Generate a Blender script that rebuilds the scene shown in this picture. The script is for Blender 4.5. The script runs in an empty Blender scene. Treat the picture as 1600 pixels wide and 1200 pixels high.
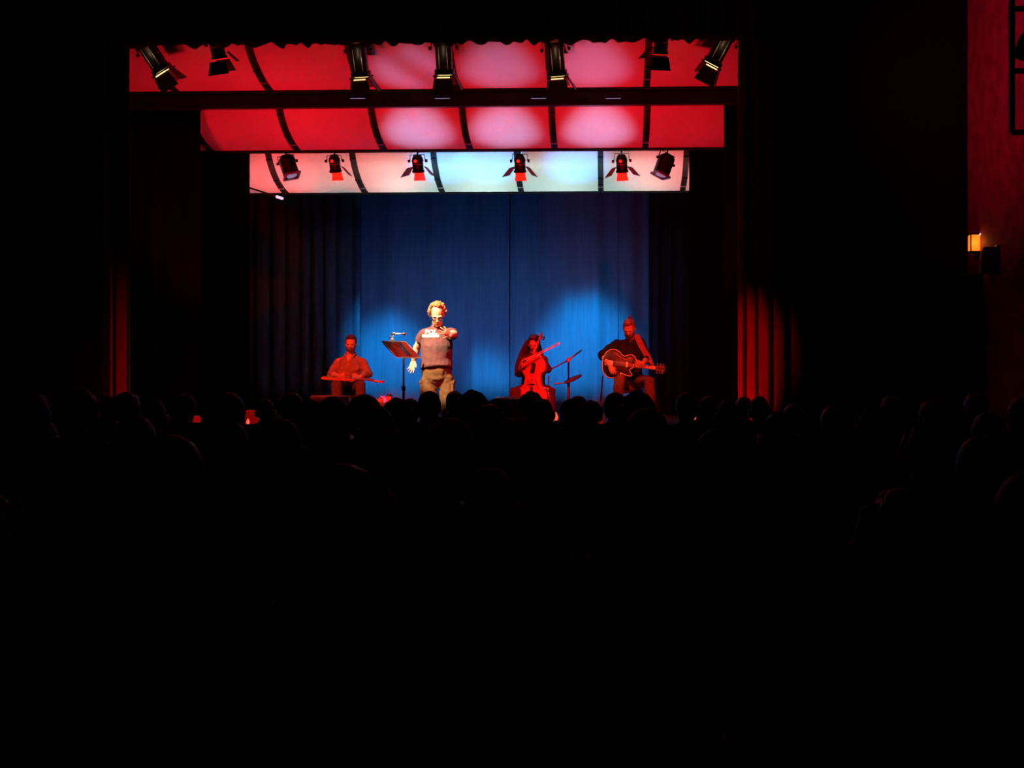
import bpy, bmesh, math, random
from mathutils import Vector as V, Matrix
C = bpy.context.scene.collection
PI = math.pi
R = math.radians
random.seed(7)

# ------------------------------------------------------------------ camera
F, TH, CX, CY, ZC = 1700.0, R(2.3), 882.0, 545.0, 1.63
cam_d = bpy.data.cameras.new('camera')
cam_d.sensor_fit = 'HORIZONTAL'
cam_d.sensor_width = 36
cam_d.lens = F / 1600 * 36
cam_d.shift_x = -(CX - 800) / 1600
cam_d.shift_y = (CY - 600) / 1600
cam_d.clip_start = 0.05
cam = bpy.data.objects.new('camera', cam_d)
C.objects.link(cam)
cam.location = (0, 0, ZC)
cam.rotation_euler = (R(90), 0, TH)
bpy.context.scene.camera = cam


def at(px, py, Y):
    u, v = (px - CX) / F, -(py - CY) / F
    d = V((-math.sin(TH) + u * math.cos(TH), math.cos(TH) + u * math.sin(TH), v))
    return V((0, 0, ZC)) + d * (Y / d.y)


# ------------------------------------------------------------------ world, exposure, stage lights
sc = bpy.context.scene
w = bpy.data.worlds.new('world')
sc.world = w
w.use_nodes = True
w.node_tree.nodes['Background'].inputs[0].default_value = (0.02, 0.02, 0.03, 1)
w.node_tree.nodes['Background'].inputs[1].default_value = 0.01
sc.view_settings.view_transform = 'Standard'
sc.view_settings.look = 'None'
sc.view_settings.exposure = 0.0
sc.view_settings.gamma = 1.0
sc.view_settings.use_curve_mapping = False
sc.cycles.use_denoising = True
sc.cycles.max_bounces = 5

STG = 0.55            # stage floor height
RED = (1.0, 0.012, 0.012)


def spot(name, loc, aim, power, col, half, blend=0.5, rad=0.03):
    l = bpy.data.lights.new(name, 'SPOT')
    l.energy = power
    l.color = col
    l.spot_size = R(half * 2)
    l.spot_blend = blend
    l.shadow_soft_size = rad
    o = bpy.data.objects.new(name, l)
    C.objects.link(o)
    o.location = loc
    o.rotation_euler = (V(aim) - V(loc)).to_track_quat('-Z', 'Y').to_euler()
    return o


def point(name, loc, power, col, rad=0.02):
    l = bpy.data.lights.new(name, 'POINT')
    l.energy = power
    l.color = col
    l.shadow_soft_size = rad
    o = bpy.data.objects.new(name, l)
    C.objects.link(o)
    o.location = loc
    return o


# warm key on the standing man from a house bar, high on the left
spot('warm_key_spot', (-4.5, 9.3, 6.5), at(686, 541, 13.4), 9800, (1.0, 0.71, 0.38), 4.5, 0.3, 0.05)
# red fills on the four players
spot('red_fill_spot', (0.4, 7.0, 4.6), at(684, 556, 13.4), 2200, (1, .02, .04), 4.6, 0.5, 0.05)
spot('red_desk_fill', (-1.5, 11.9, 1.15), at(626, 547, 13.2), 110, RED, 9, 0.4, 0.03)  # added without a fixture, just to redden the music stand desk
spot('red_lap_spot', (-4.6, 7.0, 5.9), at(540, 592, 15.7), 6200, (1, .04, .012), 5.2, 0.6, 0.05)
spot('red_cello_spot', (-0.2, 6.4, 5.6), at(832, 590, 15.2), 6500, RED, 4.4, 0.6, 0.05)
spot('red_guitar_spot', (1.2, 7.2, 5.9), at(994, 572, 15.5), 4800, (1, .03, .012), 4.8, 0.6, 0.05)
spot('orange_guitar_spot', (-2.6, 8.0, 5.9), at(955, 568, 15.2), 1200, (1, .16, .05), 2.6, 0.6, 0.05)
spot('red_wedge_fill', (-3.2, 6.0, 5.8), at(352, 648, 13.0), 2600, RED, 6.0, 0.6, 0.05)  # added to redden the wedge monitors at the left
# red footlights washing the shell panels overhead
for fx in (-5.4, -4.2, -3.0, -1.2, -0.1, 1.1):
    spot('red_footlight_beam', (fx, 12.9, STG + .2), (fx, 14.55, 4.9), 270, (1, .006, .018), 27, 0.8, 0.05)
# cool spots that leave a pale pool in the middle bays of the two front panels
for gx in (655, 790, 935):
    p = at(gx, 198, 14.95)
    spot('pale_shell_beam', (p.x, 12.95, STG + .15), p, 520, (.42, .54, 1), 7.6, 1.0, 0.05)
for gx in (640, 780, 925):
    p = at(gx, 108, 13.75)
    spot('pale_front_shell_beam', (p.x, 12.9, STG + .15), p, 230, (.48, .46, 1), 7.4, 1.0, 0.05)
# cold white uplights under the rear panel
for gx, pw in ((430, 40), (560, 190), (690, 400), (820, 420), (950, 310), (1060, 120)):
    p = at(gx, 290, 16.8)
    spot('white_rear_uplight', (p.x, 16.3, STG + .1), p, pw, (.70, 1, .88), 20, 1.0, 0.05)
for gx in (690, 765, 900):
    p = at(gx, 246, 16.25)
    spot('blue_rear_shell_beam', (p.x, 14.6, STG + .1), p, 1000, (.0, .38, 1), 8.5, 1.0, 0.05)
for gx in (410, 455, 590, 1045):
    p = at(gx, 262, 16.4)
    spot('rose_rear_shell_beam', (p.x, 16.15, STG + .1), p, 460, (1, .10, .11), 15, 1.0, 0.05)
# blue pools on the backdrop, thrown by unseen spots behind and below the rear bar
for gx, gy, pw, hf in ((608, 585, 620, 17), (764, 600, 620, 9), (916, 552, 560, 19), (850, 600, 140, 14)):
    p = at(gx, gy, 18.4)
    spot('blue_backdrop_spot', (p.x, 16.3, 3.85), p, pw, (.0, .43, 1), hf, 1.0, 0.15)
# weak blue uplights at the foot of the backdrop
for gx in (640, 730, 830, 935):
    p = at(gx, 500, 18.4)
    spot('blue_backdrop_uplight', (p.x, 16.5, STG + .1), p, 36, (.12, .32, 1), 40, 1.0, 0.04)
# red lamps at the feet of the house curtains
spot('red_curtain_lamp_left', (-4.7, 11.6, STG + .12), (-5.42, 12.8, 1.15), 30, (1, .01, .01), 36, 0.8, 0.04)
spot('red_curtain_lamp_right', (0.75, 11.6, STG + .12), (1.14, 12.8, 1.15), 85, (1, .01, .01), 33, 0.35, 0.04)
# unseen red spot added to light the right wall
spot('red_wall_fill', (1.2, 10.6, 4.6), (4.3, 11.4, 4.6), 120, (1, .02, .12), 40, 1.0, 0.1)


# ------------------------------------------------------------------ materials
def mat(name, col, rough=.6, metal=0.0, emit=None, es=0.0, var=.15, scale=18.0, bump=0.0, sheen=0.0, trans=0.0, stretch=None, spec=.5):
    m = bpy.data.materials.new(name)
    m.use_nodes = True
    nt = m.node_tree
    b = nt.nodes['Principled BSDF']
    tc = nt.nodes.new('ShaderNodeTexCoord')
    src = tc.outputs['Object']
    if stretch:
        mp = nt.nodes.new('ShaderNodeMapping')
        mp.inputs['Scale'].default_value = stretch
        nt.links.new(src, mp.inputs['Vector'])
        src = mp.outputs['Vector']
    n = nt.nodes.new('ShaderNodeTexNoise')
    n.inputs['Scale'].default_value = scale
    n.inputs['Detail'].default_value = 4
    nt.links.new(src, n.inputs['Vector'])
    r = nt.nodes.new('ShaderNodeValToRGB')
    r.color_ramp.elements[0].position = .3
    r.color_ramp.elements[1].position = .7
    r.color_ramp.elements[0].color = tuple(max(0, c * (1 - var)) for c in col) + (1,)
    r.color_ramp.elements[1].color = tuple(min(1, c * (1 + var)) for c in col) + (1,)
    nt.links.new(n.outputs['Fac'], r.inputs['Fac'])
    nt.links.new(r.outputs['Color'], b.inputs['Base Color'])
    b.inputs['Roughness'].default_value = rough
    b.inputs['Metallic'].default_value = metal
    b.inputs['Specular IOR Level'].default_value = spec
    if sheen:
        b.inputs['Sheen Weight'].default_value = sheen
    if trans:
        b.inputs['Transmission Weight'].default_value = trans
    if bump:
        bp = nt.nodes.new('ShaderNodeBump')
        bp.inputs['Strength'].default_value = bump
        bp.inputs['Distance'].default_value = .01
        nt.links.new(n.outputs['Fac'], bp.inputs['Height'])
        nt.links.new(bp.outputs['Normal'], b.inputs['Normal'])
    if emit:
        b.inputs['Emission Color'].default_value = tuple(emit) + (1,)
        b.inputs['Emission Strength'].default_value = es
    return m


M = dict(
    black_wall=mat('black_plaster', (.012, .012, .013), .9, bump=.2, spec=.08),
    maroon_wall=mat('maroon_plaster', (.30, .05, .08), .75, var=.35, scale=5, bump=.3),
    carpet=mat('dark_carpet', (.015, .012, .013), .95, scale=60, bump=.4, spec=.08),
    stage=mat('black_stage_boards', (.035, .028, .026), .55, scale=8, bump=.2, stretch=(1, 12, 1), spec=.08),
    wood_dark=mat('dark_wood', (.04, .02, .012), .5, scale=8, stretch=(1, 1, 8)),
    shell=mat('white_shell_laminate', (.78, .78, .78), .45, var=.02, scale=3),
    rib=mat('black_rib_steel', (.008, .008, .009), .5, spec=.15),
    clip=mat('pale_clip_metal', (.7, .7, .75), .35, metal=.6),
    backdrop=mat('blue_backdrop_cloth', (.16, .34, .52), .9, var=.12, scale=30, sheen=.2, stretch=(1, 1, .06)),
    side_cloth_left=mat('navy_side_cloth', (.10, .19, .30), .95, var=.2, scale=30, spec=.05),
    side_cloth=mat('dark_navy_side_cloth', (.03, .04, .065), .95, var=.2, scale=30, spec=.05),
    leg_cloth=mat('black_masking_cloth', (.004, .003, .003), .95, var=.2, scale=30, spec=.08),
    valance=mat('dark_valance_velvet', (.12, .008, .012), .9, var=.3, scale=30, stretch=(1, 1, .1), spec=.08),
    velvet=mat('red_house_velvet', (.30, .012, .012), .85, var=.2, scale=30, sheen=.3, stretch=(1, 1, .1)),
    black_metal=mat('black_metal', (.012, .012, .013), .38, metal=.2),
    glint_metal=mat('pale_glint_metal', (.75, .62, .42), .4, metal=.3),  # pale tone stands in for glints on the lantern housings
    dark_flap=mat('dark_flap_metal', (.03, .018, .018), .5, metal=.2),
    red_flap=mat('matt_flap_metal', (.25, .2, .2), .5, metal=.3),
    steel=mat('bright_steel', (.6, .6, .62), .28, metal=.9),
    chrome=mat('chrome', (.75, .75, .78), .15, metal=1.0),
    warm_lens=mat('warm_lamp_lens', (.8, .6, .3), .2, emit=(1, .62, .22), es=2.6),
    red_gel=mat('lit_red_gel', (.8, .02, .01), .3, emit=(1, .012, .004), es=1.6),
    dim_red_lens=mat('dim_red_lens', (.5, .03, .02), .3, emit=(1, .02, .01), es=.7),
    pale_lens=mat('pale_lamp_lens', (.5, .55, .65), .1, emit=(.35, .45, .75), es=.35),  # dim glow stands in for a bluish reflection in the lens
    red_lamp=mat('red_indicator_lens', (.8, .05, .02), .3, emit=(1, .08, .04), es=1.6),
    amber=mat('amber_lit_glass', (.9, .35, .05), .3, emit=(1, .20, .015), es=1.25, var=.3, scale=14),
    white_led=mat('white_lamp_edge', (.9, .9, .9), .3, emit=(.8, .75, 1), es=.9),
    cold_led=mat('cold_batten_lens', (.3, .4, .6), .3, emit=(.25, .42, .9), es=.35),
    skin=mat('skin', (.62, .36, .26), .5, var=.06, scale=40),
    skin_pale=mat('pale_skin', (.70, .46, .34), .5, var=.05, scale=40),
    tee=mat('grey_tee_cloth', (.135, .055, .070), .85, var=.12, scale=25, bump=.15),
    print=mat('white_shirt_print', (.9, .9, .88), .7, var=.03),
    cargo=mat('brown_cargo_cloth', (.115, .056, .020), .85, var=.18, scale=18, bump=.2),
    orange_shirt=mat('rust_shirt_cloth', (.30, .17, .11), .85, var=.15, scale=20, bump=.2),
    dark_jeans=mat('dark_trouser_cloth', (.10, .06, .05), .85, var=.2, scale=25),
    brown_jeans=mat('brown_jeans_cloth', (.13, .07, .05), .85, var=.2, scale=25),
    black_cloth=mat('black_cloth', (.018, .014, .014), .85, var=.2, scale=25, spec=.08),
    dark_dress=mat('dark_dress_cloth', (.07, .03, .03), .85, var=.2, scale=25),
    strap=mat('red_strap_leather', (.28, .06, .05), .5, var=.1),
    hair_grey=mat('ginger_grey_hair', (.48, .19, .08), .7, var=.4, scale=60, bump=.4),
    hair_dark=mat('dark_hair', (.05, .022, .015), .55, var=.3, scale=60, bump=.3),
    hair_brown=mat('brown_hair', (.20, .07, .04), .55, var=.3, scale=60, bump=.3),
    eye=mat('dark_eye', (.02, .015, .012), .2),
    lip=mat('lip', (.40, .16, .13), .5),
    shoe=mat('dark_shoe_leather', (.05, .03, .03), .45),
    cello=mat('red_brown_varnish', (.55, .11, .04), .5, var=.15, scale=5, stretch=(8, 1, 1)),
    ebony=mat('ebony', (.015, .012, .012), .35),
    maple=mat('pale_maple', (.65, .42, .22), .4, var=.1),
    guitar_top=mat('dark_sunburst_lacquer', (.022, .008, .006), .32, var=.3, scale=4, spec=.2),
    binding=mat('cream_binding', (.85, .75, .6), .4, var=.03),
    fret_wood=mat('rosewood_fretboard', (.16, .07, .04), .4),
    pearl=mat('pearl_inlay', (.9, .85, .75), .25, var=.05),
    string=mat('string_wire', (.6, .55, .5), .3, metal=.9),
    desk_metal=mat('stand_desk_metal', (.12, .008, .008), .5, var=.1),
    paper=mat('white_paper', (.8, .8, .78), .8, var=.03),
    wedge=mat('monitor_case_paint', (.22, .09, .07), .7, var=.15, scale=30, bump=.2),
    grille=mat('monitor_grille', (.03, .02, .02), .6, scale=90, bump=.5),
    pedal_pink=mat('pink_pedal_glow', (.7, .22, .45), .4, emit=(1, .10, .35), es=.5),  # housing glows all over in place of a small lit display
    pedal_orange=mat('orange_pedal_paint', (.75, .28, .1), .4),
    pedal_grey=mat('grey_pedal_paint', (.55, .45, .45), .4),
    foam=mat('windscreen_foam', (.04, .03, .03), .9, scale=90, bump=.5),
    grey_mic=mat('grey_boom_metal', (.45, .45, .5), .35, metal=.5),
    seat_wood=mat('dull_black_seat_wood', (.012, .008, .007), .9, spec=.05),
    seat_cloth=mat('dark_seat_velvet', (.03, .008, .01), .9, scale=40, spec=.08),
)
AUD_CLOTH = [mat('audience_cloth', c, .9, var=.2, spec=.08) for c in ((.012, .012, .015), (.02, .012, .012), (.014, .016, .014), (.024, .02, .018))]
AUD_SKIN = mat('audience_skin', (.07, .04, .03), .6, var=.05, spec=.2)  # skin darkened, the gloom of the hall is put into its colour
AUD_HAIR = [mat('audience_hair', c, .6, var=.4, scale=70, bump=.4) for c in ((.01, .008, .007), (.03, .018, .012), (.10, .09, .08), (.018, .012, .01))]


# ------------------------------------------------------------------ mesh helpers
def frame_for(d, side=None):
    d = V(d).normalized()
    s = V(side) if side is not None else (V((0, 0, 1)).cross(d) if abs(d.z) < .95 else V((1, 0, 0)))
    s = s - d * s.dot(d)
    if s.length < 1e-5:
        s = V((1, 0, 0)) - d * d.x
        if s.length < 1e-5:
            s = V((0, 1, 0))
    s.normalize()
    return d, s, d.cross(s)


class MB:
    def __init__(self):
        self.v, self.f = [], []

    def add(self, vs, fs):
        o = len(self.v)
        self.v += [tuple(x) for x in vs]
        self.f += [tuple(i + o for i in f) for f in fs]
        return self

    def box(self, c, s, X=None, Z=None):
        c = V(c)
        if X is None:
            x, y, z = V((1, 0, 0)), V((0, 1, 0)), V((0, 0, 1))
        else:
            x = V(X).normalized()
            z = V(Z if Z is not None else (0, 0, 1))
            z = (z - x * z.dot(x)).normalized()
            y = z.cross(x)
        vs = [c + x * (s[0] / 2 * a) + y * (s[1] / 2 * b) + z * (s[2] / 2 * d) for a in (-1, 1) for b in (-1, 1) for d in (-1, 1)]
        return self.add(vs, [(0, 1, 3, 2), (4, 6, 7, 5), (0, 4, 5, 1), (2, 3, 7, 6), (0, 2, 6, 4), (1, 5, 7, 3)])

    def tube(self, pts, rad, n=10, side=None, round_=True, sq=False):
        pts = [V(p) for p in pts]
        m = len(pts)
        if not isinstance(rad, (list, tuple)):
            rad = [rad] * m
        rad = [r if isinstance(r, (list, tuple)) else (r, r) for r in rad]
        rings = []
        prev = side
        for i, p in enumerate(pts):
            d = pts[min(i + 1, m - 1)] - pts[max(i - 1, 0)]
            if d.length < 1e-7:
                d = V((0, 0, 1))
            d, s, t = frame_for(d, prev)
            prev = s
            rings.append((p, d, s, t, rad[i]))
        out = []
        if round_:
            p, d, s, t, (a, b) = rings[0]
            e = min(a, b)
            out.append((p - d * e * .85, d, s, t, (a * .5, b * .5)))
        out += rings
        if round_:
            p, d, s, t, (a, b) = rings[-1]
            e = min(a, b)
            out.append((p + d * e * .85, d, s, t, (a * .5, b * .5)))
        vs, fs = [], []
        for p, d, s, t, (a, b) in out:
            for k in range(n):
                an = 2 * PI * k / n
                ca, sa = math.cos(an), math.sin(an)
                if sq:
                    ca = math.copysign(abs(ca) ** .5, ca)
                    sa = math.copysign(abs(sa) ** .5, sa)
                vs.append(p + s * (a * ca) + t * (b * sa))
        q = len(out)
        for i in range(q - 1):
            for k in range(n):
                k2 = (k + 1) % n
                fs.append((i * n + k, i * n + k2, (i + 1) * n + k2, (i + 1) * n + k))
        fs.append(tuple(reversed(range(n))))
        fs.append(tuple((q - 1) * n + k for k in range(n)))
        return self.add(vs, fs)

    def ell(self, c, r, X=None, Y=None, nu=14, nv=9):
        c = V(c)
        if not isinstance(r, (list, tuple)):
            r = (r, r, r)
        if X is None:
            x, y, z = V((1, 0, 0)), V((0, 1, 0)), V((0, 0, 1))
        else:
            x = V(X).normalized()
            y = V(Y)
            y = (y - x * y.dot(x)).normalized()
            z = x.cross(y)
        vs = [c + z * r[2]]
        for i in range(1, nv):
            th = PI * i / nv
            for k in range(nu):
                an = 2 * PI * k / nu
                vs.append(c + x * (r[0] * math.sin(th) * math.cos(an)) + y * (r[1] * math.sin(th) * math.sin(an)) + z * (r[2] * math.cos(th)))
        vs.append(c - z * r[2])
        fs = []
        for k in range(nu):
            fs.append((0, 1 + k, 1 + (k + 1) % nu))
            b = 1 + (nv - 2) * nu
            fs.append((len(vs) - 1, b + (k + 1) % nu, b + k))
        for i in range(nv - 2):
            for k in range(nu):
                a, b = 1 + i * nu, 1 + (i + 1) * nu
                fs.append((a + k, b + k, b + (k + 1) % nu, a + (k + 1) % nu))
        return self.add(vs, fs)

    def disc(self, c, axis, r, h, n=20, side=None):
        a = V(axis).normalized()
        return self.tube([V(c) - a * h / 2, V(c) + a * h / 2], r, n, side, round_=False)

    def plate(self, outline, o, x, y, th, dome=0.0, rings=((1, 0), (.96, .55), (.8, .85), (.45, 1.0))):
        """closed outline (2D, star-shaped about cen) as a domed plate; o,x,y place it; normal = x cross y"""
        o, x, y = V(o), V(x).normalized(), V(y).normalized()
        nrm = x.cross(y).normalized()
        cx = sum(p[0] for p in outline) / len(outline)
        cy = sum(p[1] for p in outline) / len(outline)
        n = len(outline)
        vs, fs = [], []
        for sgn in (1, -1):
            for sc_, dm in rings:
                for p in outline:
                    a, b = cx + (p[0] - cx) * sc_, cy + (p[1] - cy) * sc_
                    vs.append(o + x * a + y * b + nrm * (sgn * (th / 2 + dome * dm)))
            vs.append(o + x * cx + y * cy + nrm * (sgn * (th / 2 + dome)))
        m = len(rings)
        st = m * n + 1
        for k in range(n):
            k2 = (k + 1) % n
            for i in range(m - 1):
                fs.append((i * n + k, i * n + k2, (i + 1) * n + k2, (i + 1) * n + k))
                fs.append((st + i * n + k2, st + i * n + k, st + (i + 1) * n + k, st + (i + 1) * n + k2))
            fs.append(((m - 1) * n + k, (m - 1) * n + k2, m * n))
            fs.append((st + (m - 1) * n + k2, st + (m - 1) * n + k, st + m * n))
            fs.append((k2, k, st + k, st + k2))
        return self.add(vs, fs)

    def build(self, name, m, parent=None, smooth=True, bev=0.0, vox=0.0, sm=0, world=True, solid=0.0, loc=None):
        off = V((0, 0, 0))
        if parent is not None and world:
            q = parent
            while q is not None:
                off += q.location
                q = q.parent
        if loc is not None:
            off = V(loc)
        me = bpy.data.meshes.new(name)
        me.from_pydata([tuple(V(p) - off) for p in self.v], [], self.f)
        if vox:
            o = bpy.data.objects.new('temp', me)
            C.objects.link(o)
            md = o.modifiers.new('r', 'REMESH')
            md.mode = 'VOXEL'
            md.voxel_size = vox
            if sm:
                s = o.modifiers.new('s', 'SMOOTH')
                s.iterations = sm
                s.factor = .5
            dg = bpy.context.evaluated_depsgraph_get()
            new = bpy.data.meshes.new_from_object(o.evaluated_get(dg))
            bpy.data.objects.remove(o)
            bpy.data.meshes.remove(me)
            me = new
            me.name = name
        else:
            bm = bmesh.new()
            bm.from_mesh(me)
            bmesh.ops.recalc_face_normals(bm, faces=bm.faces)
            if bev:
                bmesh.ops.bevel(bm, geom=[e for e in bm.edges if e.is_manifold and e.calc_face_angle(0) > .5], offset=bev, segments=2, affect='EDGES', profile=.5)
            bm.to_mesh(me)
            bm.free()
        me.materials.clear()
        me.materials.append(m)
        if smooth:
            me.polygons.foreach_set('use_smooth', [True] * len(me.polygons))
            if not vox and hasattr(me, 'set_sharp_from_angle'):
                me.set_sharp_from_angle(angle=R(38))
        me.update()
        o = bpy.data.objects.new(name, me)
        C.objects.link(o)
        if parent is not None:
            o.parent = parent
        elif loc is not None:
            o.location = loc
        if solid:
            s = o.modifiers.new('thickness', 'SOLIDIFY')
            s.thickness = solid
        return o


def tag(o, label, cat, group=None):
    o['label'] = label
    o['category'] = cat
    if group:
        o['group'] = group
    return o


def thing(name, label, cat, loc, group=None):
    o = bpy.data.objects.new(name, None)
    C.objects.link(o)
    o.empty_display_size = .1
    o.location = loc
    return tag(o, label, cat, group)


def struct(o):
    o['kind'] = 'structure'
    return o


def copy_tree(o, parent=None):
    c = o.copy()
    C.objects.link(c)
    if parent is not None:
        c.parent = parent
    for ch in list(o.children):
        copy_tree(ch, c)
    return c

# ------------------------------------------------------------------ the room
def fl(Y):
    return .017 * (9.6 - Y) if Y < 9.6 else 0.0


XR = at(1512, 300, 12.4).x       # right wall of the hall
XL = -2 - (XR + 2)
m = MB()
m.add([(XL, -2.2, fl(-2.2)), (XR, -2.2, fl(-2.2)), (XR, 9.6, 0), (XL, 9.6, 0), (XL, 12.4, 0), (XR, 12.4, 0),
       (XL, -2.2, -.2), (XR, -2.2, -.2), (XR, 12.4, -.2), (XL, 12.4, -.2)],
      [(0, 1, 2, 3), (3, 2, 5, 4), (6, 9, 8, 7), (0, 6, 7, 1), (1, 7, 8, 5, 2), (5, 8, 9, 4), (4, 9, 6, 0, 3)])
struct(m.build('floor', M['carpet'], smooth=False))
struct(MB().box(((XL + XR) / 2, 5.1, 6.9), (XR - XL, 14.6, .2)).build('ceiling', M['black_wall'], smooth=False))
struct(MB().box((XR + .1, 5.1, 3.3), (.2, 14.6, 7.4)).build('wall_right', M['maroon_wall'], smooth=False))
struct(MB().box((XL - .1, 5.1, 3.3), (.2, 14.6, 7.4)).build('wall_left', M['black_wall'], smooth=False))
struct(MB().box(((XL + XR) / 2, -2.3, 3.3), (XR - XL + .4, .2, 7.4)).build('wall_rear', M['black_wall'], smooth=False))
# proscenium wall with the stage opening
OL, OR_, OT = at(160, 300, 12.4).x, at(1262, 300, 12.4).x, 5.75
m = MB()
m.box(((XL + OL) / 2, 12.5, 3.3), (OL - XL, .2, 7.4))
m.box(((XR + OR_) / 2, 12.5, 3.3), (XR - OR_, .2, 7.4))
m.box(((OL + OR_) / 2, 12.5, (OT + 7) / 2), (OR_ - OL, .2, 7 - OT))
struct(m.build('wall_front', M['black_wall'], smooth=False))
# stage house
struct(MB().box((-2, 18.85, 3.3), (13.2, .2, 7.4)).build('wall_back', M['black_wall'], smooth=False))
struct(MB().box((-8.4, 15.7, 3.3), (.2, 6.2, 7.4)).build('wall_stage_left', M['black_wall'], smooth=False))
struct(MB().box((4.4, 15.7, 3.3), (.2, 6.2, 7.4)).build('wall_stage_right', M['black_wall'], smooth=False))
struct(MB().box((-2, 15.7, 6.9), (13.2, 6.5, .2)).build('ceiling_stage', M['black_wall'], smooth=False))
# stage platform of boards on a fascia
st = MB().box((-2, 15.0, STG / 2 - .03), (12.2, 7.6, STG - .06)).build('floor_stage', M['wood_dark'], smooth=False)
struct(st)
y = 11.2
me_board = None
for i in range(26):
    x0 = 11.2 + i * .29
    b = MB().box((-2, x0 + .143, STG - .03), (12.2, .284, .06))
    if me_board is None:
        bo = b.build('board', M['stage'], st, smooth=False, bev=.004, world=False)
        me_board = bo.data
        by0 = x0
    else:
        bo = bpy.data.objects.new('board', me_board)
        C.objects.link(bo)
        bo.parent = st
        bo.location = (0, x0 - by0, 0)
# wooden edge strip of the stage
struct(MB().box((-2, 11.18, STG - .05), (12.2, .05, .11)).build('trim_1', M['wood_dark'], smooth=False, bev=.008))

# dark pier in the corner below the lamp
zp = at(1530, 428, 12.0).z
pier = MB().box((XR - .2, 12.15, zp / 2 - .1), (.40, .5, zp + .2), ).build('trim_2', M['black_wall'], smooth=False, bev=.02)
struct(pier)
# side door in the proscenium wall, one jamb coloured red in place of a thread of light
dl = at(1466, 500, 12.38)
d = MB().box((dl.x - .50, 12.375, 1.0), (.96, .05, 2.0)).build('door_1', M['wood_dark'], smooth=False, bev=.006)
struct(d)
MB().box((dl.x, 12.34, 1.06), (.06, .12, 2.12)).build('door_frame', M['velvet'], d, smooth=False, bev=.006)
MB().box((dl.x - 1.02, 12.36, 1.06), (.06, .08, 2.12)).build('door_frame', M['wood_dark'], d, smooth=False, bev=.006)
MB().box((dl.x - .51, 12.36, 2.09), (.96, .08, .06)).build('door_frame', M['wood_dark'], d, smooth=False, bev=.006)
MB().tube([(dl.x - .12, 12.345, 1.0), (dl.x - .12, 12.29, 1.0), (dl.x - .24, 12.29, 1.0)], .012).build('door_handle', M['steel'], d)

# black lighting ladder hanging before the right wall
Yl = 9.0
l0 = at(1581, 207, Yl)
t = thing('lighting_ladder', 'black hanging steel ladder frame at the top right against the maroon wall', 'frame', (l0.x, Yl, l0.z))
for dx in (0, .62):
    MB().box((l0.x + dx, Yl, (l0.z + 6.8) / 2), (.042, .042, 6.8 - l0.z)).build('upright', M['black_metal'], t, smooth=False, bev=.004)
for py in (207, 111, 14, -90, -200, -310):
    MB().box((l0.x + .31, Yl, at(1581, py, Yl).z), (.62, .036, .042)).build('rung', M['black_metal'], t, smooth=False, bev=.004)
q = at(1612, 60, Yl - .04)
t = thing('ladder_lantern', 'dark lantern clamped on the hanging ladder, cut by the right picture edge', 'stage light', q)
MB().tube([q + V((0, 0, .06)), q + V((-.01, .05, .0)), q + V((-.02, .12, -.12))], [.05, .075, .085], 16, round_=False).build('housing', M['black_metal'], t)
MB().tube([q + V((0, 0, .05)), V((q.x, Yl, at(1581, 14, Yl).z))], .014, 8).build('clamp', M['black_metal'], t)
MB().disc(q + V((-.02, .122, -.122)), (-.1, .6, -.8), .075, .01, 16).build('lens', M['steel'], t)


# ------------------------------------------------------------------ curtains
def cloth(name, x0, x1, Y, z0, z1, amp, lam, seed, m, step=.03, ragged=0.0, rows=10, drift=.0):
    rnd = random.Random(seed)
    ph = [rnd.uniform(0, 6.28) for _ in range(5)]
    n = max(4, int((x1 - x0) / step))
    vs, fs = [], []
    for j in range(rows + 1):
        t = j / rows
        for i in range(n + 1):
            x = x0 + (x1 - x0) * i / n
            u = x + drift * math.sin(t * 2 + ph[3]) * math.sin(x * 2 + ph[4])
            a = 2 * PI * u / lam + 1.3 * math.sin(u / lam * .9 + ph[0]) + ph[1]
            y = amp * (.75 + .25 * math.sin(u * 1.7 / lam + ph[2])) * (math.sin(a) + .28 * math.sin(2 * a + ph[2]))
            z = z0 + (z1 - z0) * t
            if ragged and j == 0:
                z += ragged * (.5 * math.sin(a * .5 + ph[0]) + .5 * math.sin(u * 31 + 2 * math.sin(u * 7)))
            vs.append((x, Y + y, z))
    for j in range(rows):
        for i in range(n):
            a = j * (n + 1) + i
            fs.append((a, a + 1, a + n + 2, a + n + 1))
    mb = MB()
    mb.add(vs, fs)
    return mb.build(name, m, smooth=True, solid=.006, loc=((x0 + x1) / 2, Y, z0))


seam = at(797, 450, 18.4).x
bl = tag(cloth('backdrop_curtain', -6.9, seam - .011, 18.46, STG + .02, 5.6, .06, .62, 3, M['backdrop']),
         'blue lit backdrop curtain half hanging left of the dark centre seam', 'curtain')
br = tag(cloth('backdrop_curtain', seam + .011, 3.0, 18.40, STG + .02, 5.6, .06, .58, 8, M['backdrop']),
         'blue lit backdrop curtain half hanging right of the dark centre seam', 'curtain')
for px, par in ((565, bl), (965, br)):
    x = at(px, 450, 18.36).x
    MB().tube([(x, 18.37, STG + .03), (x, 18.37, 5.6)], [(.010, .012)] * 2, 8, round_=False).build('hem', M['backdrop'], par)
xl1, xr1 = at(313, 400, 14.40).x, at(1131, 400, 14.40).x
xl2, xr2 = at(391, 400, 15.75).x, at(1077, 400, 15.75).x
xl3, xr3 = at(492, 400, 17.75).x, at(1030, 400, 17.75).x
tag(cloth('masking_leg', xl1 - 2.2, xl1, 14.40, STG + .02, 4.95, .03, .22, 11, M['leg_cloth']), 'black masking curtain on the left below the front shell panel', 'curtain')
tag(cloth('masking_leg', xr1, xr1 + 2.2, 14.40, STG + .02, 4.95, .03, .22, 12, M['leg_cloth']), 'black masking curtain on the right below the front shell panel', 'curtain')
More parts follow.
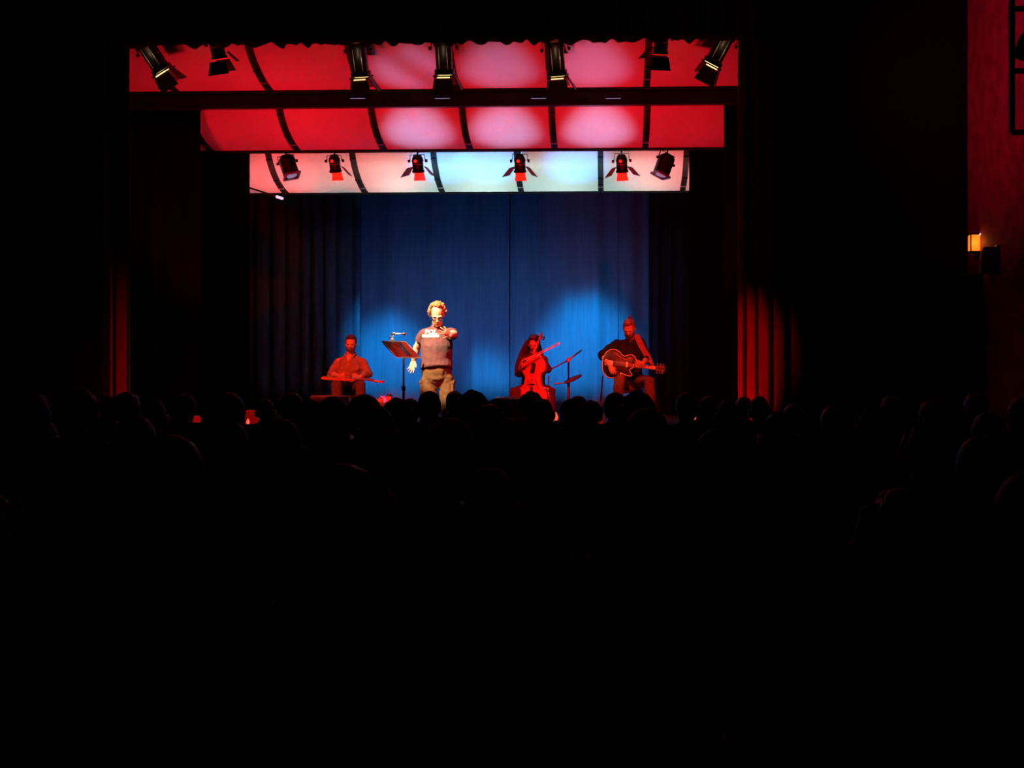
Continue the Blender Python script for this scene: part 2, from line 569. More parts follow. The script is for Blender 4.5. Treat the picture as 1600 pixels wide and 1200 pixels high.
tag(cloth('masking_leg', xl2 - 2.2, xl2, 15.75, STG + .02, 5.2, .03, .22, 13, M['leg_cloth']), 'black masking curtain on the left below the middle shell panel', 'curtain')
tag(cloth('masking_leg', xr2, xr2 + 2.2, 15.75, STG + .02, 5.2, .03, .22, 14, M['leg_cloth']), 'black masking curtain on the right below the middle shell panel', 'curtain')
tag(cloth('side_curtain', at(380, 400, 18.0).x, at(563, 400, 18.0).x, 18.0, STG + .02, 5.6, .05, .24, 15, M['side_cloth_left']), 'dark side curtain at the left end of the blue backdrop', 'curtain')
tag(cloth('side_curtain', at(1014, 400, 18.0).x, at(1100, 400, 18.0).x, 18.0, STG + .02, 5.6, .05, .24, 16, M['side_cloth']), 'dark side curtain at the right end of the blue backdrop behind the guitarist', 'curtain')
# house curtains drawn to the sides of the opening
xa, xb = at(204, 500, 12.75).x, at(1153, 500, 12.75).x
tag(cloth('house_curtain', OL - .7, xa, 12.75, STG + .02, 6.3, .045, .15, 21, M['velvet'], step=.015), 'red velvet house curtain drawn to the left side of the stage', 'curtain')
tag(cloth('house_curtain', xb, OR_ + .7, 12.75, STG + .02, 6.3, .045, .17, 27, M['velvet'], step=.015), 'red velvet house curtain drawn to the right side of the stage', 'curtain')
zb = at(680, 68, 12.66).z
tag(cloth('valance_curtain', OL - .1, OR_ + .1, 12.655, zb, 6.3, .03, .17, 31, M['valance'], step=.02, ragged=.035), 'dark red valance with a ragged lower edge across the stage top', 'curtain')


# ------------------------------------------------------------------ acoustic shell panels
def shell(Yf, zf, Yr, zr, xs, x0, x1, label):
    """convex panel: near vertical at the front top, curving back to its lower rear edge. xs: rib positions"""
    root = thing('acoustic_panel', label, 'ceiling panel', ((x0 + x1) / 2, Yr, zr), 'curved shell panels over the stage')
    ph1 = R(78)
    a = (Yr - Yf) / (1 - math.cos(ph1))
    b = (zf - zr) / math.sin(ph1)
    prof = []
    for i in range(13):
        p = ph1 * i / 12
        prof.append((Yf + a * (1 - math.cos(p)), zf - b * math.sin(p)))
    edges = [x0] + list(xs) + [x1]
    for l, r in zip(edges[:-1], edges[1:]):
        if r - l < .08:
            continue
        mb = MB()
        l2, r2 = l + .02, r - .02
        vs, fs = [], []
        for (yy, zz) in prof:
            vs += [(l2, yy, zz), (r2, yy, zz), (l2, yy + .01, zz + .02), (r2, yy + .01, zz + .02)]
        for i in range(12):
            o = i * 4
            fs += [(o, o + 1, o + 5, o + 4), (o + 2, o + 6, o + 7, o + 3), (o, o + 4, o + 6, o + 2), (o + 1, o + 3, o + 7, o + 5)]
        fs += [(0, 2, 3, 1), (48, 49, 51, 50)]
        mb.add(vs, fs)
        mb.build('bay_panel', M['shell'], root)
    for x in xs:
        mb = MB()
        vs, fs = [], []
        for (yy, zz) in prof:
            vs += [(x - .042, yy - .03, zz - .025), (x + .042, yy - .03, zz - .025), (x - .042, yy + .03, zz + .02), (x + .042, yy + .03, zz + .02)]
        for i in range(12):
            o = i * 4
            fs += [(o, o + 1, o + 5, o + 4), (o + 2, o + 6, o + 7, o + 3), (o, o + 4, o + 6, o + 2), (o + 1, o + 3, o + 7, o + 5)]
        fs += [(0, 2, 3, 1), (48, 49, 51, 50)]
        mb.add(vs, fs)
        rb = mb.build('rib', M['rib'], root)
        for i in (4, 8, 10):
            yy, zz = prof[i]
            dy, dz = prof[i + 1][0] - yy, prof[i + 1][1] - zz
            MB().box((x, yy - .032, zz - .03), (.088, .012, .022), X=(1, 0, 0), Z=(0, dy, dz)).build('clip', M['clip'] if i == 10 else M['rib'], rb, smooth=False)
    mb = MB()
    mb.box(((x0 + x1) / 2, Yr + .02, zr), (x1 - x0, .05, .05))
    mb.build('edge_bar', M['rib'], root, smooth=False, bev=.006)
    mb = MB()
    for x in (x0 + .5, (x0 + x1) / 2, x1 - .5):
        mb.tube([(x, Yr - .1, zr + .05), (x, Yr - .1, 6.8)], .006, 6, round_=False)
        mb.tube([(x, Yf + .02, zf), (x, Yf + .02, 6.8)], .006, 6, round_=False)
    mb.build('hanging_wire', M['rib'], root)
    return root


r1 = [at(px, 141, 14.2).x for px in (276, 423, 569, 716, 862, 1010)]
r2 = [at(px, 233, 15.4).x for px in (331, 466, 601, 735, 867, 1008)]
r3 = [at(px, 300, 17.0).x for px in (448, 572, 692, 815, 939, 1066)]
z1r, z2r, z3r = at(680, 139, 14.2).z, at(720, 233, 15.4).z, at(734, 300, 17.0).z
shell(13.15, 5.75, 14.2, z1r, r1, r1[0] - 1.0, r1[-1] + 1.35, 'front curved ceiling panel, all red, nearest the valance')
shell(14.45, 5.10, 15.4, z2r, r2, r2[0] - .8, r2[-1] + 1.35, 'middle curved ceiling panel, red with pale pink pools of light')
shell(16.0, 4.80, 17.0, z3r, r3, r3[0] - .75, r3[-1] + .5, 'rear curved ceiling panel, pale blue-white, just above the backdrop')

# black border and batten behind the front panel
zt, zbm = at(720, 146, 14.29).z, at(720, 168, 14.29).z
bx0, bx1 = at(180, 160, 14.35).x, at(1180, 160, 14.35).x
t = thing('light_batten', 'black batten with a few cold lamps between front and middle panels', 'lighting bar', ((bx0 + bx1) / 2, 14.35, zbm))
MB().box(((bx0 + bx1) / 2, 14.30, (zt + zbm) / 2 + .02), (bx1 - bx0, .10, zt - zbm + .02)).build('housing', M['black_metal'], t, smooth=False, bev=.012)
for px in (560, 692, 842, 958):
    p = at(px, 155, 14.29)
    MB().box((p.x, 14.245, p.z), (.20, .02, .007)).build('lamp_tube', M['cold_led'], t, smooth=False, bev=.004)
for px in (620, 770, 900):
    p = at(px, 158, 14.29)
    MB().box((p.x, 14.245, p.z), (.30, .03, .03)).build('cover', M['rib'], t, smooth=False, bev=.004)
mb = MB()
for x in (bx0 + 1, bx1 - 1):
    mb.tube([(x, 14.30, zt), (x, 14.30, 6.8)], .006, 6, round_=False)
mb.build('hanging_wire', M['rib'], t)


# ------------------------------------------------------------------ lighting bars and lanterns
def pipe(x0, x1, Y, z, label):
    t = thing('lighting_bar', label, 'lighting bar', ((x0 + x1) / 2, Y, z))
    MB().tube([(x0, Y, z), (x1, Y, z)], .025, 12, round_=False).build('pipe', M['black_metal'], t)
    mb = MB()
    for k in range(4):
        x = x0 + (x1 - x0) * (k + .5) / 4
        mb.tube([(x, Y, z), (x, Y, 6.8)], .005, 6, round_=False)
    mb.build('hanging_wire', M['rib'], t)
    return t


ZB1 = at(680, 40, 13.0).z
pipe(at(190, 50, 13.0).x, at(1175, 50, 13.0).x, 13.0, ZB1, 'front lighting bar half hidden behind the ragged valance')
ZB3 = at(734, 235, 15.55).z
pipe(at(385, 235, 15.55).x, at(1085, 235, 15.55).x, 15.55, ZB3, 'rear lighting bar in the thin gap under the middle panel')


def clamp_yoke(root, top, piv, half, side=(1, 0, 0)):
    s = V(side)
    top, piv = V(top), V(piv)
    mb = MB()
    mb.tube([top + V((0, 0, .045)), top + V((0, .04, .02)), top + V((0, .04, -.02)), top + V((0, 0, -.05))], .012, 8)
    mb.build('clamp', M['black_metal'], root)
    mb = MB()
    h = V((0, 0, -.06))
    mb.tube([piv + s * half, V((top.x, top.y, top.z)) + h + s * half * .95, top + h - s * half * .95, piv - s * half], [(.016, .006)] * 4, 8, side=(0, 1, 0))
    yk = mb.build('yoke', M['black_metal'], root)
    for q in (1, -1):
        MB().disc(piv + s * (half + .015) * q, s, .022, .03, 10).build('knob', M['black_metal'], yk)


def flap(root, hinge, along, out, wid, ln, m):
    """a barn door leaf: trapezoid that starts at the hinge and runs along out"""
    a, o = V(along).normalized(), V(out).normalized()
    n = a.cross(o).normalized() * .004
    h = V(hinge)
    vs = []
    for q in (1, -1):
        vs += [h - a * wid * .42 + n * q, h + a * wid * .42 + n * q, h + a * wid * .56 + o * ln + n * q, h - a * wid * .56 + o * ln + n * q]
    mb = MB().add(vs, [(0, 1, 2, 3), (7, 6, 5, 4), (0, 4, 5, 1), (1, 5, 6, 2), (2, 6, 7, 3), (3, 7, 4, 0)])
    return mb.build('barn_door', m, root, smooth=False)


def profile_spot(px, py, Y, d, label, wid=.23, ln=.46, open_side=.55):
    """long square lantern: px,py is its upper end"""
    p = at(px, py, Y)
    root = thing('stage_spotlight', label, 'stage light', (p.x, Y, ZB1), 'long spotlights on the front bar')
    d = V(d).normalized()
    s = V((1, 0, 0)) - d * d.x
    s.normalize()
    n = s.cross(d)          # faces the hall
    if n.y > 0:
        n = -n
    a, b = p, p + d * ln
    h = wid / 2
    mb = MB()
    mb.tube([a - d * .05, a, a + d * .12, a + d * .14, b - d * .06, b - d * .05, b], [(h * .7, h * .7), (h * .95, h * .95), (h * .95, h * .95), (h * .82, h * .82), (h * .82, h * .82), (h, h), (h, h)], 16, side=s, round_=False, sq=True)
    body = mb.build('housing', M['black_metal'], root)
    for q in (-.42, .42):
        MB().tube([a + d * .14 + n * h * .84 + s * h * q, b - d * .07 + n * h * .84 + s * h * q], .006, 6).build('rail', M['glint_metal'], body)
    MB().box(a + d * .04 + n * h * .97, (wid * .4, .05, .012), X=s, Z=n).build('vent', M['glint_metal'], body, smooth=False)
    MB().disc(b + d * .004, d, h * .78, .012, 20, s).build('lens', M['warm_lens'], root)
    fr = MB()
    for u, v_, lx, ly in ((0, 1, wid, .02), (0, -1, wid, .02), (1, 0, .02, wid), (-1, 0, .02, wid)):
        fr.box(b + d * .015 + s * u * h + n * v_ * h, (lx, ly, .02), X=s, Z=d)
    fr.build('gel_frame', M['dark_flap'], root, smooth=False, bev=.003)
    MB().box(b + d * .028 + n * (h + .004), (wid * .62, .012, .014), X=s, Z=d).build('rim_spill_glow', M['warm_lens'], root, smooth=False, bev=.003)  # glowing strip in place of lamp light spilling onto the rim
    point('rail_glint_light', b - d * .20 + n * (h + .09), .16, (1, .72, .4), .01)  # added light with no source of its own, brightens the rails
    flap(root, b + d * .045 + n * h, s, d + n * .12, wid, .19, M['dark_flap'])
    flap(root, b + d * .03 - n * h, s, d - n * .6, wid, .15, M['dark_flap'])
    flap(root, b + d * .03 + s * h, n, d + s * open_side, wid * .8, .18, M['dark_flap'])
    flap(root, b + d * .03 - s * h, n, d - s * .15, wid * .8, .14, M['dark_flap'])
    piv = a + d * .16
    clamp_yoke(root, (p.x, 13.0, ZB1), piv, h + .03, s)
    cb = MB().tube([a - d * .05, a - d * .12 + V((.06, .05, .05)), V((p.x + .2, 13.0, ZB1 + .03))], .008, 6)
    cb.build('cable', M['rib'], root)
    return root


profile_spot(219, 58, 13.0, (.50, .30, -.84), 'long spotlight at the far left of the front bar, tilted right', open_side=.35)
profile_spot(557, 58, 13.0, (.045, .36, -.92), 'long spotlight third from left on front bar, gold glow on its rim, red panel behind')
profile_spot(692, 54, 13.0, (.0, .36, -.92), 'long spotlight in the middle of the front bar, hanging dead straight', wid=.24)
profile_spot(866, 56, 13.0, (.07, .36, -.92), 'long spotlight right of the middle of the front bar, side flap open right', wid=.24)
profile_spot(1142, 44, 13.0, (-.46, .30, -.84), 'long spotlight at the far right of the front bar, tilted left', open_side=.2)


def fresnel(px, py, Y, zb, d, label, group, gel, wid=.17, ln=.24, flap_m='red_flap', far_m='red_flap', sides=(1, 1), near=False):
    p = at(px, py, Y)
    root = thing('barn_door_lantern', label, 'stage light', (p.x, Y, zb), group)
    d = V(d).normalized()
    s = (V((1, 0, 0)) - d * d.x).normalized()
    n = s.cross(d)
    if n.y > 0:
        n = -n
    h = wid / 2
    a, b = p, p + d * ln
    mb = MB()
    mb.tube([a - d * .03, a + d * .02, a + d * .06, a + d * .07, b - d * .03, b - d * .025, b], [h * .55, h * .85, h * .95, h * .88, h * .88, h, h], 20, side=s, round_=False)
    body = mb.build('housing', M['black_metal'], root)
    MB().tube([a + d * .10 + s * h * .75 + n * h * .5, a + d * .10 + n * h * .98, a + d * .10 - s * h * .75 + n * h * .5], .006, 6).build('band', M['glint_metal'], body)
    MB().disc(a + d * .05 + n * h * .9 - s * h * .2, n, .022, .02, 10).build('vent', M['red_gel'] if gel else M['dark_flap'], body)
    MB().disc(b + d * .004, d, h * .86, .012, 20, s).build('gel', M['red_gel'] if gel else M['dim_red_lens'], root)
    if gel:
        # far barn door leaf, glowing red in place of the beam falling on it
        flap(root, b + d * .015 - n * h * .7, s, d - n * .15, wid * .86, .125, M['red_gel']).name = 'gel_frame'
    else:
        flap(root, b + d * .02 - n * h, s, d - n * .3, wid * 1.1, .15, M[far_m])
    if near:
        flap(root, b + d * .03 + n * h, s, d + n * .4, wid * 1.2, .16, M['dark_flap'])
    for q in (1, -1):
        if sides[0 if q > 0 else 1]:
            flap(root, b - d * .07 + s * (h + .02) * q, n + s * q * .55, d * .8 + s * q * .6 - n * .1, wid * .95, .16, M[flap_m])
    clamp_yoke(root, (p.x, Y, zb), a + d * .06, h + .02, s)
    return root


g1 = 'short lanterns on the front bar'
fresnel(336, 60, 13.0, ZB1, (.12, .30, -.9), 'short dark lantern beside the far left spotlight, flap hanging right', g1, False, flap_m='dark_flap', far_m='dark_flap', sides=(1, 0), near=True, wid=.19)
fresnel(1034, 52, 13.0, ZB1, (-.05, .30, -.9), 'short dark lantern beside the far right spotlight, flaps splayed', g1, False, flap_m='dark_flap', far_m='dark_flap', sides=(0, 1), near=True, wid=.19)
g3 = 'red gelled lanterns on the rear bar'
for px, dx, sd, lb in ((522, .02, (1, 0), 'red glowing lantern leftmost of the four on the rear bar'),
                       (652, .02, (1, 1), 'red glowing lantern second from left on the rear bar'),
                       (812, 0, (1, 1), 'red glowing lantern third from left on the rear bar, above the cellist'),
                       (971, .05, (1, 1), 'red glowing lantern rightmost on the rear bar, with bright lit vent')):
    fresnel(px, 245, 15.55, ZB3, (dx, .32, -.94), lb, g3, True, wid=.18, ln=.22, sides=sd)


def can(px, py, d, label):
    p = at(px, py, 15.55)
    root = thing('can_lantern', label, 'stage light', (p.x, 15.55, ZB3), 'square can lanterns on the rear bar')
    d = V(d).normalized()
    s = (V((1, .5, 0)) - d * V((1, .5, 0)).dot(d)).normalized()
    n = s.cross(d)
    h = .105
    mb = MB()
    mb.tube([p - d * .02, p + d * .02, p + d * .05, p + d * .27, p + d * .29], [(h * .6, h * .6), (h * .95, h * .95), (h, h), (h, h), (h * 1.04, h * 1.04)], 16, side=s, round_=False, sq=True)
    mb.build('housing', M['black_metal'], root)
    MB().disc(p + d * .292, d, h * .72, .012, 20, s).build('lens', M['pale_lens'], root)
    fr = MB()
    for u, v_, lx, ly in ((0, 1, .22, .018), (0, -1, .22, .018), (1, 0, .018, .22), (-1, 0, .018, .22)):
        fr.box(p + d * .30 + s * u * h + n * v_ * h, (lx, ly, .03), X=s, Z=d)
    fr.build('gel_frame', M['grey_mic'], root, smooth=False, bev=.003)
    clamp_yoke(root, (p.x, 15.55, ZB3), p + d * .08, h + .02, s)


can(446, 246, (.36, -.14, -.92), 'dark square can lantern at the left end of the rear bar, pale lens')
can(1043, 244, (-.34, -.14, -.92), 'dark square can lantern at the right end of the rear bar, pale lens')

# white tipped rod jutting from the left masking curtain
a, b = at(388, 293, 15.9), at(441, 310, 15.9)
t = thing('rigging_pole', 'thin dark rod with a white tip below the rear panel left end', 'pole', a)
MB().tube([a, a.lerp(b, .84)], .012, 8).build('rod', M['black_metal'], t)
MB().tube([a.lerp(b, .84), b], .02, 8).build('tip', M['white_led'], t)
MB().tube([a, a + V((0, -.02, .4)), a + V((-.02, -.04, 1.2)), V((a.x, a.y, 6.78))], .005, 6).build('hanging_wire', M['rib'], t)


# ------------------------------------------------------------------ people
def head_axes(fwd, up=(0, 0, 1)):
    f = V(fwd).normalized()
    u = V(up)
    u = (u - f * u.dot(f)).normalized()
    return f.cross(u), f, u


def head_prims(mb, c, ax, s=1.0, jaw=1.0):
    r, f, u = ax
    L = lambda x, y, z: V(c) + (r * x + f * y + u * z) * s
    E = lambda p, rr: mb.ell(L(*p), tuple(q * s for q in rr), X=r, Y=f)
    E((0, -.012, .03), (.076, .096, .095))
    E((0, .030, -.02), (.064, .066, .085))
    E((0, .030, -.075), (.052 * jaw, .052, .042))
    E((0, .072, -.100), (.022, .018, .018))
    for q in (-1, 1):
        E((.036 * q, .066, -.018), (.024, .018, .022))
        E((.080 * q, -.006, -.008), (.010, .022, .033))
        mb.tube([L(.012 * q, .088, .020), L(.048 * q, .076, .020)], .010 * s, 8)
        E((.011 * q, .104, -.030), (.009, .010, .008))
    mb.tube([L(0, .088, .018), L(0, .104, -.008), L(0, .116, -.026)], [.008 * s, .010 * s, .012 * s], 8)
    E((0, .088, -.056), (.020, .010, .006))
    E((0, .086, -.068), (.018, .010, .007))


def head_parts(parent, c, ax, s=1.0):
    r, f, u = ax
    L = lambda x, y, z: V(c) + (r * x + f * y + u * z) * s
    for q in (-1, 1):
        MB().ell(L(.030 * q, .084, .004), (.013 * s, .008 * s, .008 * s), X=r, Y=f, nu=10, nv=6).build('eye', M['eye'], parent)
    MB().ell(L(0, .096, -.062), (.020 * s, .006 * s, .005 * s), X=r, Y=f, nu=10, nv=6).build('mouth', M['lip'], parent)


def hair_cap(mb, c, ax, s=1.0, back=1.0, puff=.016, front=.045):
    r, f, u = ax
    L = lambda x, y, z: V(c) + (r * x + f * y + u * z) * s
    mb.ell(L(0, -.030, .050), ((.078 + puff) * s, (.084 + puff) * s, (.082 + puff) * s), X=r, Y=f)
    mb.ell(L(0, -.055, .0), ((.072 + puff) * s, (.05 + puff) * s, .085 * s * back), X=r, Y=f)
    mb.ell(L(0, front - .01, .095), (.058 * s, .042 * s, .030 * s), X=r, Y=f)
    for q in (-1, 1):
        mb.ell(L(.072 * q, .0, .035), (.014 * s, .036 * s, .045 * s), X=r, Y=f)


def hand(mb, W, d, t, ns=1, s=1.0, curl=(25, 28, 30, 34), spread=6, thumb=40, tcurl=20):
    """W wrist, d wrist->fingers, t thumb side; ns picks which way the palm faces"""
    W, d = V(W), V(d).normalized()
    t = V(t)
    t = (t - d * t.dot(d)).normalized()
    n = d.cross(t) * ns
    mb.tube([W - d * .02, W + d * .02 * s, W + d * .06 * s, W + d * .092 * s], [(.024 * s, .017 * s), (.030 * s, .016 * s), (.040 * s, .015 * s), (.039 * s, .012 * s)], 12, side=t)
    for i, (of, ln) in enumerate(((.031, .074), (.0105, .083), (-.0105, .077), (-.030, .060))):
        p = W + d * (.088 - (.006 if i == 3 else 0)) * s + t * of * s
        ang = R(spread * (1.5 - i))
        dd = (d * math.cos(ang) + t * math.sin(ang)).normalized()
        pts = [p - dd * .012]
        pts.append(p)
        a = R(curl[i]) * .6
        for k, fr in enumerate((.45, .31, .24)):
            v = dd * math.cos(a) + n * math.sin(a)
            p = p + v * ln * fr * s
            pts.append(p)
            a += R(curl[i])
        mb.tube(pts, [.0095 * s, .0095 * s, .0088 * s, .0080 * s, .0068 * s], 8, side=t)
    p = W + d * .030 * s + t * .026 * s
    a = R(thumb)
    v = d * math.cos(a) + t * math.sin(a)
    pts = [p - v * .01, p, p + v * .036 * s]
    v2 = (v * math.cos(R(tcurl)) + n * math.sin(R(tcurl)) + d * .15).normalized()
    pts.append(pts[-1] + v2 * .030 * s)
    mb.tube(pts, [.013 * s, .0125 * s, .0105 * s, .008 * s], 8, side=n)


def torso_prims(mb, J, g=1.0, dep=1.0, inf=0.0, low=None, top=True, shw=1.0):
    """J: P pelvis, C chest, N neck base, SR, SL"""
    P, Cc, N = V(J['P']), V(J['C']), V(J['N'])
    side = (V(J['SL']) - V(J['SR'])).normalized()
    wst = P.lerp(Cc, .45)
    pts = [V(low) if low is not None else P - (Cc - P) * .12, P.lerp(Cc, .12), wst, Cc, Cc.lerp(N, .55), Cc.lerp(N, .86)]
    rr = [(.165, .115), (.168, .125), (.160, .122), (.172, .124), (.150, .100), (.085, .070)]
    mb.tube(pts, [(a * g + inf, b * g * dep + inf) for a, b in rr], 18, side=side)
    for k in ('SR', 'SL'):
        S = V(J[k])
        mb.ell(S, (.058 + inf,) * 3)
        mb.tube([Cc.lerp(N, .72), S], [(.062 + inf, .07 + inf), (.055 + inf, .06 + inf)], 12)


def arm_prims(mb, pts, r0=.050, r1=.040, r2=.028, inf=0.0, upto=1.0):
    S, E, W = [V(p) for p in pts]
    ps = [S, S.lerp(E, .5), E, E.lerp(W, .35), W]
    rs = [r0, r0 * .93, r1, r1 * 1.02, r2]
    mb.tube(ps, [r + inf for r in rs], 12)


def leg_prims(mb, pts, r0=.090, r1=.060, r2=.040, inf=0.0):
    H, K, A = [V(p) for p in pts]
    mb.tube([H, H.lerp(K, .5), K, K.lerp(A, .3), A], [r0 + inf, r0 * .85 + inf, r1 + inf, r1 * .98 + inf, r2 + inf], 14)


def shoe_build(A, d, parent, m='shoe', drop=.075):
    A = V(A)
    d = V(d)
    d.z = 0
    d.normalize()
    s = V((0, 0, 1)).cross(d)
    base = A - V((0, 0, drop))
    mb = MB()
    mb.tube([base - d * .055 + V((0, 0, .045)), base + d * .02 + V((0, 0, .05)), base + d * .10 + V((0, 0, .036)), base + d * .17 + V((0, 0, .028))], [(.036, .042), (.04, .048), (.046, .034), (.038, .024)], 14, side=s)
    mb.tube([A + V((0, 0, .02)), base + V((0, 0, .05))], .046, 12)
    o = mb.build('shoe', M[m], parent, vox=.009, sm=3)
    MB().tube([base - d * .065 + V((0, 0, .009)), base + d * .05 + V((0, 0, .009)), base + d * .19 + V((0, 0, .009))], [(.036, .009), (.044, .009), (.036, .009)], 14, side=s).build('sole', M['ebony'], o)


def neck_prim(mb, N, hc, ax, r=.056):
    mb.tube([V(N) - V((0, 0, .04)), V(N).lerp(V(hc), .4), V(hc) - ax[2] * .04 - ax[1] * .02], [r * 1.1, r, r], 12)


def wrinkle(o, amp=.008, fx=9.0, fz=5.0, seed=0.0):
    from mathutils import noise
    me_ = o.data
    nr = [v.normal.copy() for v in me_.vertices]
    for v, n_ in zip(me_.vertices, nr):
        c_ = v.co
        k = noise.noise(V((c_.x * fx + seed, c_.y * fx, c_.z * fz))) + .5 * noise.noise(V((c_.x * fx * 2.3, c_.y * fx * 2.3 + seed, c_.z * fz * 2.6)))
        v.co = c_ + n_ * (k * amp)
    me_.update()
    return o


# ---- standing man with the raised arm
Y = 13.4
A = lambda px, py, dy=0.0, y0=None: at(px, py, (y0 or Y) + dy)
zf = STG
hc = A(683.5, 491.8, -.08)
ax = head_axes((.12, -.84, -.50))
J = dict(P=A(682, 583), C=A(682, 541), N=A(683, 511, .03), SR=A(662.5, 522), SL=A(702.5, 520.8, -.03))
foot = A(682, 600)
man = thing('person', 'standing man in glasses, grey print tee and brown cargo trousers, one arm held out', 'person', (foot.x, Y, zf))
arR = [J['SR'], A(651, 543, .10), A(646.5, 562, .13)]
arL = [J['SL'], A(709.5, 522.5, -.30), A(704.5, 524, -.50)]
hipR, hipL = A(670.5, 590), A(697, 590)
kR, kL = A(668, 636, -.05), A(700, 636, -.03)
aR, aL = V((A(665, 600).x, Y + .02, zf + .09)), V((A(702, 600).x, Y + .02, zf + .09))
b = MB()
head_prims(b, hc, ax, 1.06, 1.08)
neck_prim(b, J['N'], hc, ax, .06)
torso_prims(b, J, 1.02, 1.05)
arm_prims(b, arR, .052, .044, .032)
arm_prims(b, arL, .054, .050, .034)
hand(b, arR[2], (-.22, -.10, -1), (.9, -.35, 0), 1, 1.06, curl=(12, 16, 20, 24), spread=8, thumb=36)
hand(b, arL[2], (-.62, -.55, .42), (-.45, -.1, -.9), -1, 1.0, curl=(6, 12, 16, 20), spread=13, thumb=55, tcurl=5)
leg_prims(b, [hipR, kR, aR])
leg_prims(b, [hipL, kL, aL])
b.build('body', M['skin_pale'], man, vox=.0055, sm=2)
head_parts(man, hc, ax, 1.06)
b = MB()
torso_prims(b, dict(J, N=A(683, 512.5, .02)), 1.10, 1.22, .012, low=A(682, 569, -.01))
s_end = arR[0].lerp(arR[1], .52)
b.tube([arR[0], arR[0].lerp(arR[1], .3), s_end], [.072, .076, .075], 14, round_=False)
b.tube([arL[0], arL[0].lerp(arL[1], .35), arL[0].lerp(arL[1], .62)], [.074, .078, .077], 14, round_=False)
b.tube([A(682, 560, -.01), A(682, 571.5, -.015)], [(.188, .160), (.196, .168)], 20, side=(1, 0, 0), round_=False)
tee = wrinkle(b.build('shirt', M['tee'], man, vox=.008, sm=3), .010, 8, 5, 3)
# the print on the chest: letters over a flat bar, following the chest
curve = bpy.data.curves.new('print', 'FONT')
curve.body = 'BOL'
curve.size = .125
curve.extrude = .004
curve.align_x = 'CENTER'
curve.offset = .006
to = bpy.data.objects.new('temp', curve)
C.objects.link(to)
dg = bpy.context.evaluated_depsgraph_get()
tm = bpy.data.meshes.new_from_object(to.evaluated_get(dg))
bpy.data.objects.remove(to)


bpy.context.view_layer.update()
pc = A(675.5, 522.3)
tl = V(man.location)


def on_tee(x, z, lift):
    ok, loc, nrm, idx = tee.ray_cast(V((x, Y - 1.0, z)) - tl, V((0, 1, 0)))
    y_ = (loc.y + tl.y) if ok else Y - .17
    return y_ - lift


me = bpy.data.meshes.new('print')
vs = [(pc.x + v.co.x * .66, on_tee(pc.x + v.co.x * .66, pc.z + v.co.y * .62, .012 + (v.co.z + .004) * .5), pc.z + v.co.y * .62) for v in tm.vertices]
mb = MB().add(vs, [tuple(p.vertices) for p in tm.polygons])
x0_, x1_ = A(661, 527).x, A(689, 527).x
zt_, zb_ = A(670, 523.0).z, A(670, 527.2).z
gx = [x0_ + (x1_ - x0_) * i / 14 for i in range(15)]
bar = []
for x in gx:
    bar += [(x, on_tee(x, zt_, .011), zt_), (x, on_tee(x, zb_, .011), zb_), (x, on_tee(x, zt_, -.001), zt_), (x, on_tee(x, zb_, -.001), zb_)]
fs = []
for i in range(14):
    o = i * 4
    fs += [(o, o + 4, o + 5, o + 1), (o, o + 2, o + 6, o + 4), (o + 1, o + 5, o + 7, o + 3)]
mb.add(bar, fs)
mb.build('lettering', M['print'], tee, smooth=False)['label'] = 'white block letters over a white bar'
b = MB()
pp = A(682, 586)
b.tube([A(682, 572), A(682, 580), A(682, 592)], [(.172, .135), (.182, .145), (.175, .14)], 18, side=(1, 0, 0))
for H, K, An, kx in ((hipR, kR, aR, -1), (hipL, kL, aL, 1)):
    b.tube([H, H.lerp(K, .5), K, K.lerp(An, .5), An + V((0, 0, -.01))], [.104, .102, .092, .090, .084] if kx < 0 else [.094, .092, .086, .086, .080], 16)
trou = wrinkle(b.build('trousers', M['cargo'], man, vox=.009, sm=3), .014, 9, 9, 1)
for H, K, kx in ((hipR, kR, -1), (hipL, kL, 1)):
    c = H.lerp(K, .36) + V((kx * .080, -.02, 0))
    MB().box(c, (.034, .14, .17)).build('cargo_pocket', M['cargo'], trou, bev=.012)
    MB().box(c + V((kx * .010, 0, .075)), (.032, .15, .045)).build('pocket_flap', M['cargo'], trou, bev=.010)
MB().tube([A(682, 573) + V((.182 * math.cos(q), .145 * math.sin(q), 0)) for q in [2 * PI * i / 24 for i in range(25)]], [(.018, .004)] * 25, 8, side=(0, 0, 1), round_=False).build('belt', M['black_cloth'], trou)
shoe_build(aR, (-.25, -1, 0), man)
shoe_build(aL, (.25, -1, 0), man)
r_, f_, u_ = ax
L = lambda x, y, z: hc + (r_ * x + f_ * y + u_ * z) * 1.06
b = MB()
rn = random.Random(4)
hair_pts = 0
while hair_pts < 230:
    th, ph = rn.uniform(0, 2 * PI), rn.uniform(-.5, 1.45)
    x, y, z = math.cos(ph) * math.cos(th), math.cos(ph) * math.sin(th), math.sin(ph)
    if y > .10 and z < .80 and abs(x) < .80:
        continue
    if y > .25 and z < .9:
        continue
    if z < -.05 and y > .0:
        continue
    hair_pts += 1
    k = rn.uniform(.97, 1.12)
    b.ell(L(x * .094 * k, -.016 + y * .106 * k, .030 + z * .106 * k), rn.uniform(.010, .019), nu=8, nv=5)
b.ell(L(0, -.045, .035), (.088, .080, .092), X=r_, Y=f_)
b.build('hair', M['hair_grey'], man, vox=.006, sm=1)
b = MB()
for i in range(60):
    a = rn.uniform(-1.35, 1.35)
    b.ell(L(math.sin(a) * .056, .030 + math.cos(a) * .055, rn.uniform(-.118, -.075) + .018 * abs(a)), rn.uniform(.008, .013), nu=6, nv=4)
b.build('beard', M['hair_grey'], man, vox=.006, sm=1)
gl = MB()
